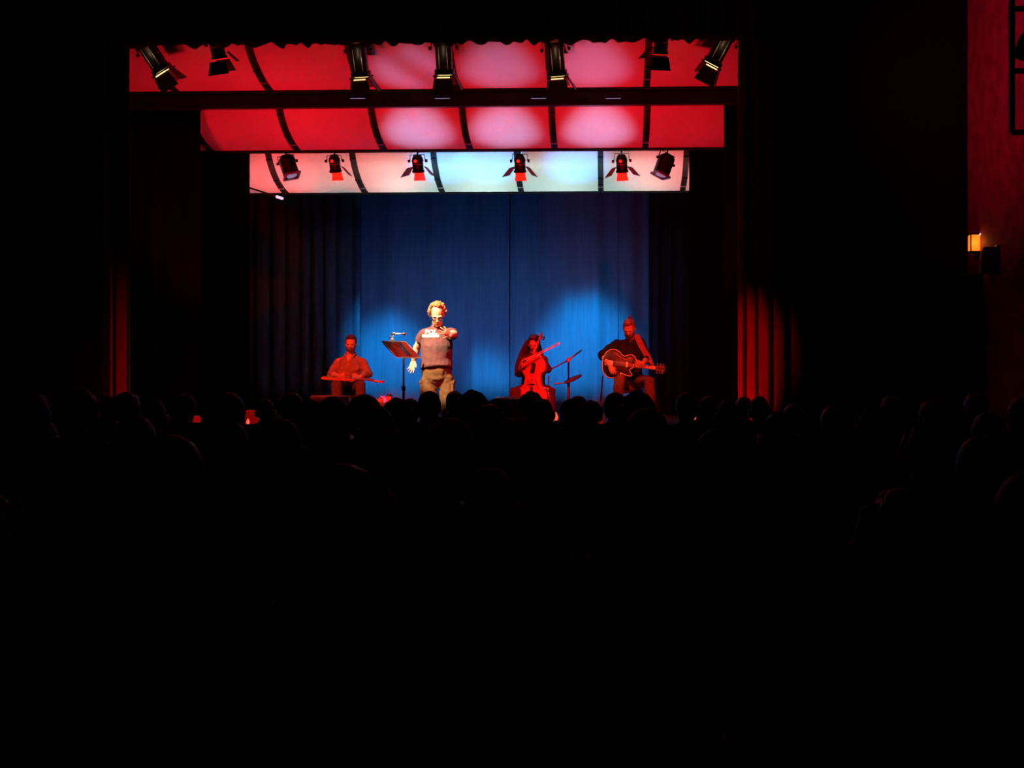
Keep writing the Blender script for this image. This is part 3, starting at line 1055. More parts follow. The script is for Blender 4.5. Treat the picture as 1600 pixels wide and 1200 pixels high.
for q in (-1, 1):
    ring = [L(.032 * q + .025 * math.cos(t), .100, .004 + .018 * math.sin(t)) for t in [2 * PI * i / 16 for i in range(17)]]
    gl.tube(ring, .005, 6, round_=False)
    gl.tube([L(.056 * q, .098, .008), L(.080 * q, .06, .010), L(.084 * q, -.01, .006)], .0035, 6)
gl.tube([L(-.008, .104, .006), L(.008, .104, .006)], .004, 6)
gl.build('glasses', M['ebony'], man)

# ---- music stand with its small lamp (in front of the man)
Yd = 12.95
c1, c2, c3, c4 = at(597.5, 533.5, Yd - .10), at(634, 534, Yd + .22), at(657, 558.8, Yd + .36), at(619.5, 558, Yd + .04)
cen = (c1 + c2 + c3 + c4) / 4
px_, base_z = at(627.5, 560, Yd).x, STG
ms = thing('music_stand', 'black music stand with a tilted red lit desk, left of the standing man', 'music stand', (px_, Yd + .13, STG))
n = (c2 - c1).cross(c4 - c1).normalized()
if n.y > 0:
    n = -n
vs = [c1, c2, c3, c4]
mb = MB().add([p for p in vs] + [p - n * .012 for p in vs], [(0, 1, 2, 3), (7, 6, 5, 4), (0, 4, 5, 1), (1, 5, 6, 2), (2, 6, 7, 3), (3, 7, 4, 0)])
dk = mb.build('desk', M['desk_metal'], ms, smooth=False, bev=.003)
mb = MB()
for a, b_ in ((c1, c2), (c2, c3), (c3, c4), (c4, c1)):
    mb.tube([a - n * .006, b_ - n * .006], .0085, 8)
mb.build('rim', M['steel'], dk)
mb = MB()
q1, q2 = (c1 + c2) / 2, (c3 + c4) / 2
mb.add([q1.lerp(q2, .15) + n * .003 + (c2 - c1) * .03, q1.lerp(q2, .15) + n * .003 + (c2 - c1) * .16, q1.lerp(q2, .86) + n * .003 + (c2 - c1) * .16, q1.lerp(q2, .86) + n * .003 + (c2 - c1) * .0,
        q1.lerp(q2, .15) + n * .02 + (c2 - c1) * .03, q1.lerp(q2, .15) + n * .02 + (c2 - c1) * .16, q1.lerp(q2, .86) + n * .02 + (c2 - c1) * .16, q1.lerp(q2, .86) + n * .02 + (c2 - c1) * .0],
       [(0, 1, 2, 3), (7, 6, 5, 4), (0, 4, 5, 1), (1, 5, 6, 2), (2, 6, 7, 3), (3, 7, 4, 0)])
mb.build('bracket', M['black_metal'], dk, smooth=False, bev=.003)
top = V((px_, Yd + .13, at(628, 559.5, Yd + .13).z))
MB().tube([top, V((px_, Yd + .13, STG + .55))], .011, 10).build('inner_pole', M['black_metal'], ms)
MB().tube([V((px_, Yd + .13, STG + .6)), V((px_, Yd + .13, STG + .12))], .016, 10).build('outer_pole', M['black_metal'], ms)
MB().disc((px_, Yd + .13, STG + .6), (0, 0, 1), .026, .05, 12).build('knob', M['black_metal'], ms)
for k in range(3):
    a = 2 * PI * k / 3 + .5
    MB().tube([(px_, Yd + .13, STG + .16), (px_ + .16 * math.cos(a), Yd + .13 + .16 * math.sin(a), STG + .09), (px_ + .27 * math.cos(a), Yd + .13 + .27 * math.sin(a), STG + .012)], .011, 8).build('leg', M['black_metal'], ms)
# clip lamp on the desk's top edge
la = c1.lerp(c2, .42)
ly = la.y
lp = thing('clip_lamp', 'small silver clip lamp with two curved arms on the music stand top edge', 'lamp', la)
MB().box(la + V((0, 0, .012)), (.045, .035, .05)).build('clip', M['steel'], lp, bev=.006)
hub = at(616.5, 521.5, ly)
MB().tube([la + V((0, 0, .03)), la.lerp(hub, .5) + V((-.012, 0, 0)), hub], .006, 8).build('stem', M['grey_mic'], lp)
MB().ell(hub, .024).build('hub', M['chrome'], lp)
e1 = at(632, 521.7, ly)
MB().tube([hub, hub.lerp(e1, .5), e1], [.010, .007, .012], 8).build('arm', M['chrome'], lp)
MB().ell(e1, (.026, .018, .020)).build('lamp_head', M['chrome'], lp)
e2 = at(610, 526, ly)
MB().tube([hub, at(612.5, 520.5, ly), e2], [.012, .010, .008], 8).build('arm', M['chrome'], lp)
MB().ell(e2 + V((0, 0, -.005)), (.012, .012, .022)).build('lamp_head', M['chrome'], lp)


# ---- seated lap steel player
Y = 15.9
hc = A(548.5, 537.5, -.05)
ax = head_axes((.10, -.97, -.16))
J = dict(P=A(546, 600), C=A(547, 575, -.02), N=A(548, 555.5, 0), SR=A(529.5, 566), SL=A(567.5, 566.5))
lap = thing('person', 'seated bearded man in a rust shirt with forearms over a lap steel guitar', 'person', (J['P'].x, Y, STG))
arR = [J['SR'], A(517, 584, -.08), A(531, 588.5, -.34)]
arL = [J['SL'], A(575.5, 585, -.10), A(561.5, 589.5, -.34)]
hipR, hipL = A(537, 605), A(555, 605)
kR, kL = A(526, 599.5, -.45), A(563, 601, -.45)
aR, aL = V((kR.x + .01, Y - .40, STG + .085)), V((kL.x, Y - .38, STG + .085))
b = MB()
head_prims(b, hc, ax, 1.0, 1.0)
neck_prim(b, J['N'], hc, ax)
torso_prims(b, J, 1.0)
arm_prims(b, arR)
arm_prims(b, arL)
hand(b, arR[2], (.75, -.45, .10), (.3, -.1, .9), 1, 1.0, curl=(28, 30, 32, 34), thumb=30)
hand(b, arL[2], (-.75, -.45, .10), (-.3, -.1, .9), -1, 1.0, curl=(28, 30, 32, 34), thumb=30)
leg_prims(b, [hipR, kR, aR])
leg_prims(b, [hipL, kL, aL])
b.build('body', M['skin'], lap, vox=.0055, sm=2)
head_parts(lap, hc, ax)
b = MB()
torso_prims(b, J, 1.06, 1.12, .012)
arm_prims(b, [arR[0], arR[1], arR[1].lerp(arR[2], .25)], .062, .056, .052, .008)
arm_prims(b, [arL[0], arL[1], arL[1].lerp(arL[2], .72)], .062, .056, .046, .008)
sh = wrinkle(b.build('shirt', M['orange_shirt'], lap, vox=.009, sm=3), .022, 8, 8, 5)
MB().tube([J['N'] + V((0, -.085, .01)), J['N'] + V((.0, -.128, -.06)), J['N'] + V((0, -.150, -.14))], [(.045, .012), (.026, .010), (.006, .006)], 10, side=(1, 0, 0)).build('bare_chest', M['skin'], lap)
for q in (-1, 1):
    MB().tube([J['N'] + V((q * .068, .02, .035)), J['N'] + V((q * .055, -.075, .01)), J['N'] + V((q * .020, -.115, -.075))], [(.026, .008)] * 3, 8, side=(q, -.4, .2)).build('collar', M['orange_shirt'], sh)
b = MB()
b.tube([A(546, 598), A(546, 607)], [(.17, .13), (.175, .135)], 16, side=(1, 0, 0))
for H, K, An in ((hipR, kR, aR), (hipL, kL, aL)):
    b.tube([H, H.lerp(K, .5), K, K.lerp(An, .5), An + V((0, 0, .02))], [.100, .095, .078, .074, .066], 14)
wrinkle(b.build('trousers', M['dark_jeans'], lap, vox=.010, sm=3), .010, 9, 9, 7)
shoe_build(aR, (-.2, -1, 0), lap)
shoe_build(aL, (.2, -1, 0), lap)
b = MB()
hair_cap(b, hc, ax, 1.0, .9, .008)
b.build('hair', M['hair_dark'], lap, vox=.008, sm=2)
b = MB()
r_, f_, u_ = ax
L = lambda x, y, z: hc + r_ * x + f_ * y + u_ * z
for i in range(26):
    a = -1.45 + 2.9 * i / 25
    b.ell(L(math.sin(a) * .060, .022 + math.cos(a) * .060, -.098 + .030 * abs(a)), (.013, .013, .016), nu=8, nv=5)
b.tube([L(-.03, .085, -.052), L(0, .096, -.046), L(.03, .085, -.052)], .007, 6)
b.build('beard', M['hair_dark'], lap, vox=.006, sm=2)


def stool(name, label, c, seat_z, r=.19, back=None):
    t = thing(name, label, 'stool' if back is None else 'chair', (c[0], c[1], STG))
    c = V((c[0], c[1], STG))
    MB().tube([c + V((0, 0, seat_z - .05)), c + V((0, 0, seat_z - .01)), c + V((0, 0, seat_z))], [r * .96, r, r * .94], 24, round_=False).build('seat', M['seat_cloth'], t, bev=.008)
    for k in range(4):
        a = PI / 4 + PI / 2 * k
        MB().tube([c + V((r * .75 * math.cos(a), r * .75 * math.sin(a), seat_z - .05)), c + V((r * 1.15 * math.cos(a), r * 1.15 * math.sin(a), .012))], .013, 8).build('leg', M['steel'], t)
    mb = MB()
    ring = [c + V((r * .98 * math.cos(2 * PI * i / 24), r * .98 * math.sin(2 * PI * i / 24), seat_z * .42)) for i in range(25)]
    mb.tube(ring, .010, 8, round_=False)
    mb.build('foot_ring', M['steel'], t)
    if back:
        bk = MB()
        bk.tube([c + V((-.15, r * .9, seat_z - .03)), c + V((-.15, r + .08, seat_z + .40)), c + V((.15, r + .08, seat_z + .40)), c + V((.15, r * .9, seat_z - .03))], .012, 8)
        bk.build('back_frame', M['steel'], t)
        MB().box(c + V((0, r + .075, seat_z + .32)), (.32, .03, .16)).build('backrest', M['seat_cloth'], t, bev=.01)
    return t


zs = hipR.z - STG - .115
stool('chair', 'chair with a steel frame under the lap steel player', (J['P'].x, Y + .02), zs, .20, True)
# lap steel across the thighs
Yg = Y - .40
g0, g1 = at(503, 590.2, Yg - .02), at(599, 596.5, Yg - .02)
gx = (g1 - g0).normalized()
ln = (g1 - g0).length
gz = V((0, -.10, 1))
gz = (gz - gx * gz.dot(gx)).normalized()
gy = gz.cross(gx)
ls = thing('lap_steel_guitar', 'slim lap steel guitar lying across the seated bearded man\'s thighs', 'guitar', g0.lerp(g1, .35))
P = lambda u, v_=0, w_=0: g0 + gx * (u * ln) + gy * v_ + gz * w_
ol = [(0, -.05), (0, .05), (.03, .085), (.12, .10), (.25, .085), (.36, .075), (.46, .05), (.54, .032), (.54, -.032), (.46, -.05), (.36, -.075), (.25, -.085), (.12, -.10), (.03, -.085)]
ol = [(a * ln, b_) for a, b_ in ol]
MB().plate(ol, g0, gx, gy, .024, .003).build('body', M['cello'], ls)
MB().box(P(.62, 0, .012), (.42 * ln, .056, .022), X=gx, Z=gz).build('fretboard', M['fret_wood'], ls, smooth=False, bev=.003)
mb = MB()
for i in range(16):
    mb.box(P(.43 + .40 * (1 - .5 ** (i / 9)) * 1.35, 0, .025), (.004, .054, .004), X=gx, Z=gz)
mb.build('fret', M['pearl'], ls, smooth=False)['kind'] = 'stuff'
MB().plate([(0, -.028), (0, .028), (.04, .05), (.16, .042), (.18, 0), (.16, -.042), (.04, -.05)], P(.82), gx, gy, .022).build('headstock', M['cello'], ls)
for k in range(3):
    for q in (-1, 1):
        MB().ell(P(.86 + .035 * k, .062 * q, .0), (.014, .012, .012), nu=8, nv=6).build('tuning_peg', M['steel'], ls)
MB().box(P(.10, 0, .032), (.035, .11, .026), X=gx, Z=gz).build('bridge', M['chrome'], ls, bev=.006)
MB().box(P(.20, 0, .030), (.05, .09, .018), X=gx, Z=gz).build('pickup', M['chrome'], ls, bev=.005)
mb = MB()
for k in range(6):
    v_ = -.022 + .0088 * k
    mb.tube([P(.10, v_, .046), P(.83, v_, .030)], .0012, 4, round_=False)
mb.build('string', M['string'], ls)['kind'] = 'stuff'
MB().tube([P(.0, 0, 0), P(-.02, 0, -.02), P(-.025, 0, -.2), V((P(-.025).x, Yg, STG + .01)), V((P(-.05).x - .15, Yg + .2, STG + .008))], .005, 6).build('cable', M['rib'], ls)
# the slide bar under the left hand
sb = thing('tone_bar', 'small steel bar held on the lap steel strings under the hand', 'slide', P(.52, 0, .045))
MB().tube([P(.47, -.04, .045), P(.47, .045, .045)], .010, 10).build('bar', M['chrome'], sb)


# ---- cellist
Y = 15.4
hc = A(834.5, 537.5, -.05)
ax = head_axes((-.12, -.95, -.30))
J = dict(P=A(832, 606), C=A(833, 575, -.03), N=A(834, 554, -.01), SR=A(819.5, 563), SL=A(849, 563))
cel = thing('person', 'seated cellist with long dark hair and dark dress behind a red cello', 'person', (J['P'].x, Y, STG))
arR = [J['SR'], A(810, 585, -.14), A(815.5, 569, -.42)]
arL = [J['SL'], A(856, 578, -.14), A(846, 560, -.36)]
hipR, hipL = A(823, 611), A(842, 611)
kR, kL = A(806, 612, -.48), A(859, 612, -.48)
aR, aL = V((kR.x, Y - .50, STG + .085)), V((kL.x, Y - .50, STG + .085))
b = MB()
head_prims(b, hc, ax, .96, .92)
neck_prim(b, J['N'], hc, ax, .048)
torso_prims(b, J, .88)
arm_prims(b, arR, .042, .036, .026)
arm_prims(b, arL, .042, .036, .026)
hand(b, arR[2], (.35, -.35, .55), (.4, .2, -.2), -1, .92, curl=(28, 32, 34, 36), thumb=30)
hand(b, arL[2], (-.75, -.22, .50), (.2, .1, .9), -1, .92, curl=(34, 36, 38, 38), thumb=35)
leg_prims(b, [hipR, kR, aR], .080, .054, .036)
leg_prims(b, [hipL, kL, aL], .080, .054, .036)
b.build('body', M['skin'], cel, vox=.0055, sm=2)
head_parts(cel, hc, ax, .96)
b = MB()
torso_prims(b, J, .93, 1.06, .010)
arm_prims(b, [arR[0], arR[1], arR[1].lerp(arR[2], .55)], .050, .046, .040, .008)
arm_prims(b, [arL[0], arL[1], arL[1].lerp(arL[2], .60)], .050, .046, .040, .008)
b.tube([A(832, 598), A(832, 611)], [(.16, .13), (.175, .14)], 16, side=(1, 0, 0))
for H, K, An in ((hipR, kR, aR), (hipL, kL, aL)):
    b.tube([H, H.lerp(K, .5), K, K.lerp(An, .7)], [.098, .095, .085, .09], 14)
wrinkle(b.build('dress', M['dark_dress'], cel, vox=.010, sm=3), .012, 9, 7, 2)
shoe_build(aR, (-.3, -1, 0), cel)
shoe_build(aL, (.3, -1, 0), cel)
b = MB()
hair_cap(b, hc, ax, .96, 1.1, .014)
for px0, px1, px2, dy in ((826, 820, 813, .04), (824, 815, 807.5, .0), (828, 824, 820, .10), (840, 845, 847, .06), (833, 834, 834, .12)):
    b.tube([A(px0, 533, dy), A(px1, 552, dy + .03), A(px2, 572, dy + .03), A(px2 - 2, 586, dy + .02)], [.030, .036, .032, .016], 10)
b.build('hair', M['hair_dark'], cel, vox=.009, sm=3)
stool('chair', 'low chair hidden behind the red cello under the cellist', (J['P'].x, Y + .05), hipR.z - STG - .105, .20, True)

# cello
Yc = 14.93
top_, bot = at(836.5, 556, Yc + .10), at(831, 641, Yc - .06)
ux = (top_ - bot).normalized()            # up the body
LN = (top_ - bot).length
rt = V((1, -.18, 0))
rt = (rt - ux * rt.dot(ux)).normalized()
nf = rt.cross(ux)
if nf.y > 0:
    nf = -nf
ce = thing('cello', 'large red varnished cello held upright in front of the seated cellist', 'cello', (bot.x, Yc, STG))
half = [(0, 0), (.10, .012), (.165, .05), (.205, .13), (.212, .21), (.190, .275), (.150, .315), (.122, .345), (.112, .40), (.118, .455), (.135, .485), (.155, .515), (.168, .57), (.160, .64), (.120, .70), (.06, .735), (.03, .75)]
sc_ = LN / .75
ol = [(x * sc_, y * sc_) for x, y in half] + [(-x * sc_, y * sc_) for x, y in reversed(half) if x > 0]
if rt.cross(ux).dot(nf) < 0:
    pass
MB().plate(ol, bot, rt, ux, .11, .022, rings=((1.0, -.1), (1.0, .1), (.93, .35), (.75, .75), (.4, 1.0))).build('body', M['cello'], ce)
Q = lambda u, v_, w_: bot + rt * (u * sc_) + ux * (v_ * sc_) + nf * w_
for q in (-1, 1):
    mb = MB()
    mb.tube([Q(q * .045, .40, .082), Q(q * .055, .385, .081), Q(q * .068, .345, .080), Q(q * .080, .30, .078), Q(q * .098, .285, .074)], [(.008, .003), (.006, .003), (.008, .003), (.006, .003), (.009, .003)], 8)
    mb.build('f_hole', M['ebony'], ce)
mb = MB()
mb.box(Q(0, .345, .105), (.095, .010, .055), X=rt, Z=nf)
mb.build('bridge', M['maple'], ce, bev=.006)
MB().tube([Q(0, .30, .098), Q(0, .16, .092), Q(0, .04, .080)], [(.018, .006), (.028, .008), (.022, .008)], 10, side=rt).build('tailpiece', M['ebony'], ce)
nk_top = at(842.6, 531, Yc + .22)
fb0, fb1 = Q(0, .50, .112), nk_top + nf * .02
MB().tube([fb0, fb1], [(.032, .007), (.018, .007)], 10, side=rt, round_=False).build('fingerboard', M['ebony'], ce)
MB().tube([Q(0, .72, .06), Q(0, .78, .09), nk_top], [(.024, .03), (.018, .018), (.016, .016)], 12, side=rt).build('neck', M['cello'], ce)
nd = (nk_top - Q(0, .78, .09)).normalized()
scr = MB()
scr.tube([nk_top - nd * .02, nk_top + nd * .05, nk_top + nd * .09], [(.018, .022), (.016, .020), (.013, .018)], 12, side=rt)
sp = [nk_top + nd * (.105 + .030 * math.cos(a) * (1 - a / 14)) + nf * (.012 + .030 * math.sin(a) * (1 - a / 14)) for a in [i * .5 for i in range(0, 20)]]
scr.tube(sp, .013, 8, side=rt)
scr.build('scroll', M['cello'], ce, vox=.004, sm=2)
for k, q in ((0, 1), (1, -1), (2, 1), (3, -1)):
    pp = nk_top + nd * (.015 + .02 * k)
    pg = MB()
    pg.tube([pp - rt * q * .02, pp + rt * q * .05], .006, 8)
    pg.ell(pp + rt * q * .058, (.014, .007, .014), nu=10, nv=6)
    pg.build('tuning_peg', M['ebony'], ce)
mb = MB()
for k in range(4):
    v_ = (k - 1.5) * .011
    mb.tube([Q(v_ * 1.2, .28, .100), Q(v_ * 1.4, .345, .134), nk_top + rt * v_ * .7 + nf * .03], .0014, 4, round_=False)
mb.build('string', M['string'], ce)['kind'] = 'stuff'
MB().tube([Q(0, 0, 0), V((bot.x - .01, bot.y - .05, STG + .005))], .006, 8).build('endpin', M['steel'], ce)
# bow
b0, b1 = at(815, 564.5, 14.72), at(873.5, 534.8, 14.92)
bw = thing('cello_bow', 'pale cello bow slanting up to the right across the cellist', 'bow', b0)
bd = (b1 - b0).normalized()
bn = V((0, -1, 0))
up_ = V((0, 0, 1)) - bd * bd.z
up_.normalize()
MB().tube([b0, b0.lerp(b1, .3) - up_ * .006, b0.lerp(b1, .65) - up_ * .006, b1], [.0065, .006, .006, .005], 8).build('stick', M['maple'], bw)
MB().tube([b0 - up_ * .028 + bd * .03, b1 - up_ * .022], [(.003, .006)] * 2, 8, round_=False).build('bow_hair', M['print'], bw)
MB().box(b0 - up_ * .014 + bd * .035, (.05, .012, .028), X=bd, Z=up_).build('frog', M['ebony'], bw, bev=.003)
MB().tube([b1 + bd * .005, b1 - up_ * .026], [.007, .005], 8).build('tip', M['pearl'], bw)

# pale tripod stand just right of the cello
Yt = 14.85
t0 = at(857.5, 588, Yt)
t = thing('tripod_stand', 'thin pale tripod stand close on the right of the cello', 'stand', (t0.x, Yt, STG))
MB().tube([t0, V((t0.x - .01, Yt, at(857, 607, Yt).z))], .010, 8).build('pole', M['steel'], t)
k0 = V((t0.x - .01, Yt, at(857, 608.5, Yt).z))
MB().ell(k0, (.030, .026, .032)).build('collar', M['steel'], t)
MB().disc(k0 + V((-.045, -.01, .015)), (1, 0, 0), .018, .04, 10).build('knob', M['steel'], t)
for dx, dy in ((-.05, -.16), (.10, -.05), (-.02, .20)):
    MB().tube([k0, V((k0.x + dx, Yt + dy, STG + .01))], .009, 8).build('leg', M['steel'], t)

# microphone boom stand with a tilted tray
Ym = 15.15
pv = at(888.3, 562.5, Ym)
mc = thing('microphone_stand', 'boom microphone stand reaching left to the cello, small tilted tray on its pole', 'microphone stand', (pv.x, Ym, STG))
MB().tube([pv, V((pv.x, Ym, at(888, 598, Ym).z))], .012, 10).build('upper_pole', M['black_metal'], mc)
MB().tube([V((pv.x, Ym, at(888, 596, Ym).z)), V((pv.x, Ym, STG + .10))], .019, 10).build('lower_pole', M['desk_metal'], mc)
MB().ell(pv, (.030, .030, .036)).build('clutch', M['maple'], mc)
bA, bB = at(858, 578.5, Ym - .25), at(908, 547.5, Ym + .12)
MB().tube([bA, pv, pv.lerp(bB, .2)], .010, 8).build('boom', M['desk_metal'], mc)
MB().tube([pv.lerp(bB, .2), bB], .014, 8).build('counterweight', M['grey_mic'], mc)
for k in range(3):
    a = 2 * PI * k / 3 + .3
    MB().tube([V((pv.x, Ym, STG + .14)), V((pv.x + .30 * math.cos(a), Ym + .30 * math.sin(a), STG + .012))], .010, 8).build('leg', M['black_metal'], mc)
tr0, tr1 = at(881, 598.5, Ym - .03), at(909, 586, Ym - .03)
tc_ = (tr0 + tr1) / 2
tx = (tr1 - tr0).normalized()
ty = V((0, 1, .25))
ty = (ty - tx * ty.dot(tx)).normalized()
tray = MB().plate([((tr1 - tr0).length / 2 * math.cos(a), .10 * math.sin(a)) for a in [2 * PI * i / 20 for i in range(20)]], tc_, tx, ty, .014, .004).build('tray', M['desk_metal'], mc)
MB().tube([tr0, at(867, 599.5, Ym - .06)], [.008, .012], 8).build('tray_arm', M['grey_mic'], mc)
mk = thing('microphone', 'small dark microphone at the boom tip beside the cello', 'microphone', bA)
md = (bA - pv).normalized()
MB().tube([bA, bA + md * .09], [.011, .013], 10).build('handle', M['black_metal'], mk)
MB().tube([bA + md * .09, bA + md * .13], [.019, .018], 12).build('head', M['foam'], mk)


# ---- guitarist
Y = 15.6
hc = A(983, 513.5, -.10)
ax = head_axes((-.22, -.82, -.52))
J = dict(P=A(984, 594), C=A(982.5, 558, -.04), N=A(984.5, 531.5, .0), SR=A(964, 538), SL=A(1001, 536))
gu = thing('person', 'seated bearded man with a hair bun in a black shirt, looking down at his guitar', 'person', (J['P'].x, Y, STG))
arR = [J['SR'], A(940.5, 554.5, -.24), A(952, 571, -.57)]
arL = [J['SL'], A(1011, 560, -.16), A(1004.5, 568, -.46)]
hipR, hipL = A(973, 596), A(996, 596)
kR, kL = A(968, 591, -.48), A(1014, 595, -.46)
aR, aL = A(963, 640, -.52), V((A(1018, 640, -.42).x, Y - .42, STG + .10))
b = MB()
head_prims(b, hc, ax, 1.02, 1.0)
neck_prim(b, J['N'], hc, ax)
torso_prims(b, J, 1.0)
arm_prims(b, arR)
arm_prims(b, arL)
hand(b, arR[2], (.42, -.16, -.75), (.8, -.2, .3), -1, 1.0, curl=(24, 28, 30, 32), thumb=30)
hand(b, arL[2], (-.75, -.25, -.05), (-.1, -.3, .9), -1, 1.0, curl=(34, 36, 38, 38), thumb=30)
leg_prims(b, [hipR, kR, aR])
leg_prims(b, [hipL, kL, aL])
b.build('body', M['skin'], gu, vox=.0055, sm=2)
head_parts(gu, hc, ax, 1.02)
b = MB()
torso_prims(b, J, 1.08, 1.12, .014, shw=1.1)
arm_prims(b, [arR[0], arR[1], arR[1].lerp(arR[2], .22)], .064, .058, .052, .008)
arm_prims(b, [arL[0], arL[1], arL[1].lerp(arL[2], .35)], .064, .056, .050, .008)
sh = wrinkle(b.build('shirt', M['black_cloth'], gu, vox=.009, sm=3), .014, 8, 8, 4)
b = MB()
b.tube([A(984, 590), A(984, 600)], [(.17, .13), (.18, .14)], 16, side=(1, 0, 0))
for H, K, An in ((hipR, kR, aR), (hipL, kL, aL)):
    b.tube([H, H.lerp(K, .5), K, K.lerp(An, .5), K.lerp(An, .82)], [.104, .098, .080, .074, .068], 14)
wrinkle(b.build('trousers', M['brown_jeans'], gu, vox=.010, sm=3), .012, 9, 9, 6)
shoe_build(aR, (-.3, -1, 0), gu, m='desk_metal')
shoe_build(aL, (1, -.55, 0), gu, m='desk_metal')
r_, f_, u_ = ax
L = lambda x, y, z: hc + (r_ * x + f_ * y + u_ * z) * 1.02
b = MB()
hair_cap(b, hc, ax, 1.02, .95, .007)
b.build('hair', M['hair_brown'], gu, vox=.008, sm=2)
bun = MB()
bc = A(985, 495.8, .0)
rn = random.Random(9)
for i in range(16):
    d = V((rn.gauss(0, 1), rn.gauss(0, 1), rn.gauss(0, 1))).normalized()
    bun.ell(bc + d * .014, .016, nu=8, nv=6)
bun.build('hair_bun', M['hair_brown'], gu, vox=.006, sm=1)
b = MB()
for i in range(26):
    a = -1.4 + 2.8 * i / 25
    b.ell(L(math.sin(a) * .060, .024 + math.cos(a) * .060, -.100 + .028 * abs(a)), (.014, .014, .020), nu=8, nv=5)
b.tube([L(-.03, .085, -.052), L(0, .098, -.046), L(.03, .085, -.052)], .007, 6)
b.build('beard', M['hair_dark'], gu, vox=.006, sm=2)
MB().ell(A(985, 533.8, -.17), (.014, .008, .014), nu=10, nv=7).build('pendant', M['chrome'], gu)

# guitar
Yg = 15.18
gb, gh = at(941.5, 566.5, Yg), at(1038.5, 577.5, Yg - .02)
gx = (gh - gb).normalized()
gl_ = (gh - gb).length
gn = V((-.02, -1, .16))
gn = (gn - gx * gn.dot(gx)).normalized()
gy = gn.cross(gx)
if gy.z < 0:
    gy = -gy
gt = thing('guitar', 'dark sunburst hollow body guitar with cream binding and cutaway on the seated man\'s lap', 'guitar', gb.lerp(gh, .25))
P = lambda u, v_=0, w_=0: gb + gx * u + gy * v_ + gn * w_
ol = [(0, 0), (.004, .07), (.035, .145), (.09, .190), (.155, .200), (.215, .172), (.262, .128), (.300, .118), (.345, .140), (.39, .150), (.435, .128), (.462, .085), (.470, .035),
      (.455, -.022), (.405, -.040), (.385, -.065), (.400, -.100), (.430, -.125), (.415, -.150), (.36, -.150), (.300, -.130), (.262, -.138), (.215, -.180), (.155, -.208), (.09, -.198), (.035, -.152), (.004, -.075)]
MB().plate(ol, gb, gx, gy, .075, .012, rings=((1, -.1), (1, .1), (.93, .5), (.6, 1.0))).build('body', M['guitar_top'], gt)
mb = MB()
mb.tube([P(x, y, .040) for x, y in ol + ol[:1]], .0055, 6, side=gn, round_=False)
mb.build('binding', M['binding'], gt)
for q in (1, -1):
    mb = MB()
    mb.tube([P(.165, q * .115, .052), P(.20, q * .100, .053), P(.25, q * .080, .053), P(.27, q * .070, .052)], [(.008, .003), (.006, .003), (.007, .003), (.008, .003)], 8)
    mb.build('f_hole', M['ebony'], gt)
MB().box(P(.185, 0, .062), (.014, .11, .022), X=gx, Z=gn).build('bridge', M['fret_wood'], gt, bev=.003)
MB().plate([(0, -.04), (.0, .04), (.11, .028), (.11, -.028)], P(.035), gx, gy, .008).build('tailpiece', M['steel'], gt)
gt.children[-1].location = gn * .058
MB().box(P(.27, .0, .057), (.16, .070, .014), X=gx, Z=gn).build('pickup_plate', M['fret_wood'], gt, bev=.004)
MB().box(P(.34, 0, .062), (.028, .075, .02), X=gx, Z=gn).build('pickup', M['pearl'], gt, bev=.004)
MB().tube([P(.36, 0, .030), P(gl_ - .13, 0, .022)], [(.027, .02), (.022, .016)], 12, side=gy, round_=False).build('neck', M['fret_wood'], gt)
fb = MB().box(P((.34 + gl_ - .12) / 2, 0, .048), (gl_ - .12 - .34, .052, .010), X=gx, Z=gn).build('fretboard', M['fret_wood'], gt, smooth=False, bev=.002)
for u in (.435, .475, .62, .665, .71, .755):
    if u < gl_ - .14:
        MB().box(P(u, 0, .055), (.020, .038, .006), X=gx, Z=gn).build('inlay', M['pearl'], fb, smooth=False)
mb = MB()
for i in range(18):
    u = .36 + (gl_ - .13 - .36) * (1 - .5 ** ((18 - i) / 10)) * 1.37
    mb.box(P(min(u, gl_ - .13), 0, .0545), (.003, .050, .004), X=gx, Z=gn)
mb.build('fret', M['string'], fb, smooth=False)['kind'] = 'stuff'
MB().plate([(0, -.026), (0, .026), (.025, .042), (.13, .048), (.15, .02), (.15, -.02), (.13, -.048), (.025, -.042)], P(gl_ - .14, 0, .025), gx, gy, .018).build('headstock', M['guitar_top'], gt)
for k in range(3):
    for q in (-1, 1):
        MB().ell(P(gl_ - .105 + .038 * k, q * .060, .025), (.013, .010, .013), nu=8, nv=6).build('tuning_peg', M['steel'], gt)
        MB().disc(P(gl_ - .105 + .038 * k, q * .028, .040), gn, .007, .014, 8).build('tuning_post', M['chrome'], gt)
mb = MB()
for k in range(6):
    v_ = -.020 + .008 * k
    mb.tube([P(.13, v_, .066), P(.185, v_ * 1.2, .075), P(gl_ - .13, v_ * .85, .056)], .0012, 4, round_=False)
mb.build('string', M['string'], gt)['kind'] = 'stuff'
for v_ in (-.13, -.155):
    MB().disc(P(.22 + v_ * -.4, v_, .055), gn, .013, .02, 10).build('control_knob', M['pearl'], gt)
MB().tube([A(991, 522.5, .02), A(994.5, 524, -.07), A(1002, 540, -.125), A(1010, 554, -.215), A(1014.5, 561, -.27), A(1019, 569, -.33), P(gl_ - .16, .03, .03)], [(.032, .004), (.040, .004), (.042, .004), (.040, .004), (.034, .004), (.022, .004), (.010, .004)], 8, side=(1, -.3, .3)).build('strap', M['strap'], gt)['label'] = 'wide red strap over the shoulder'
zs = hipR.z - STG - .11
stool('stool', 'tall stool with steel legs under the guitarist', (J['P'].x, Y + .03), zs, .19)

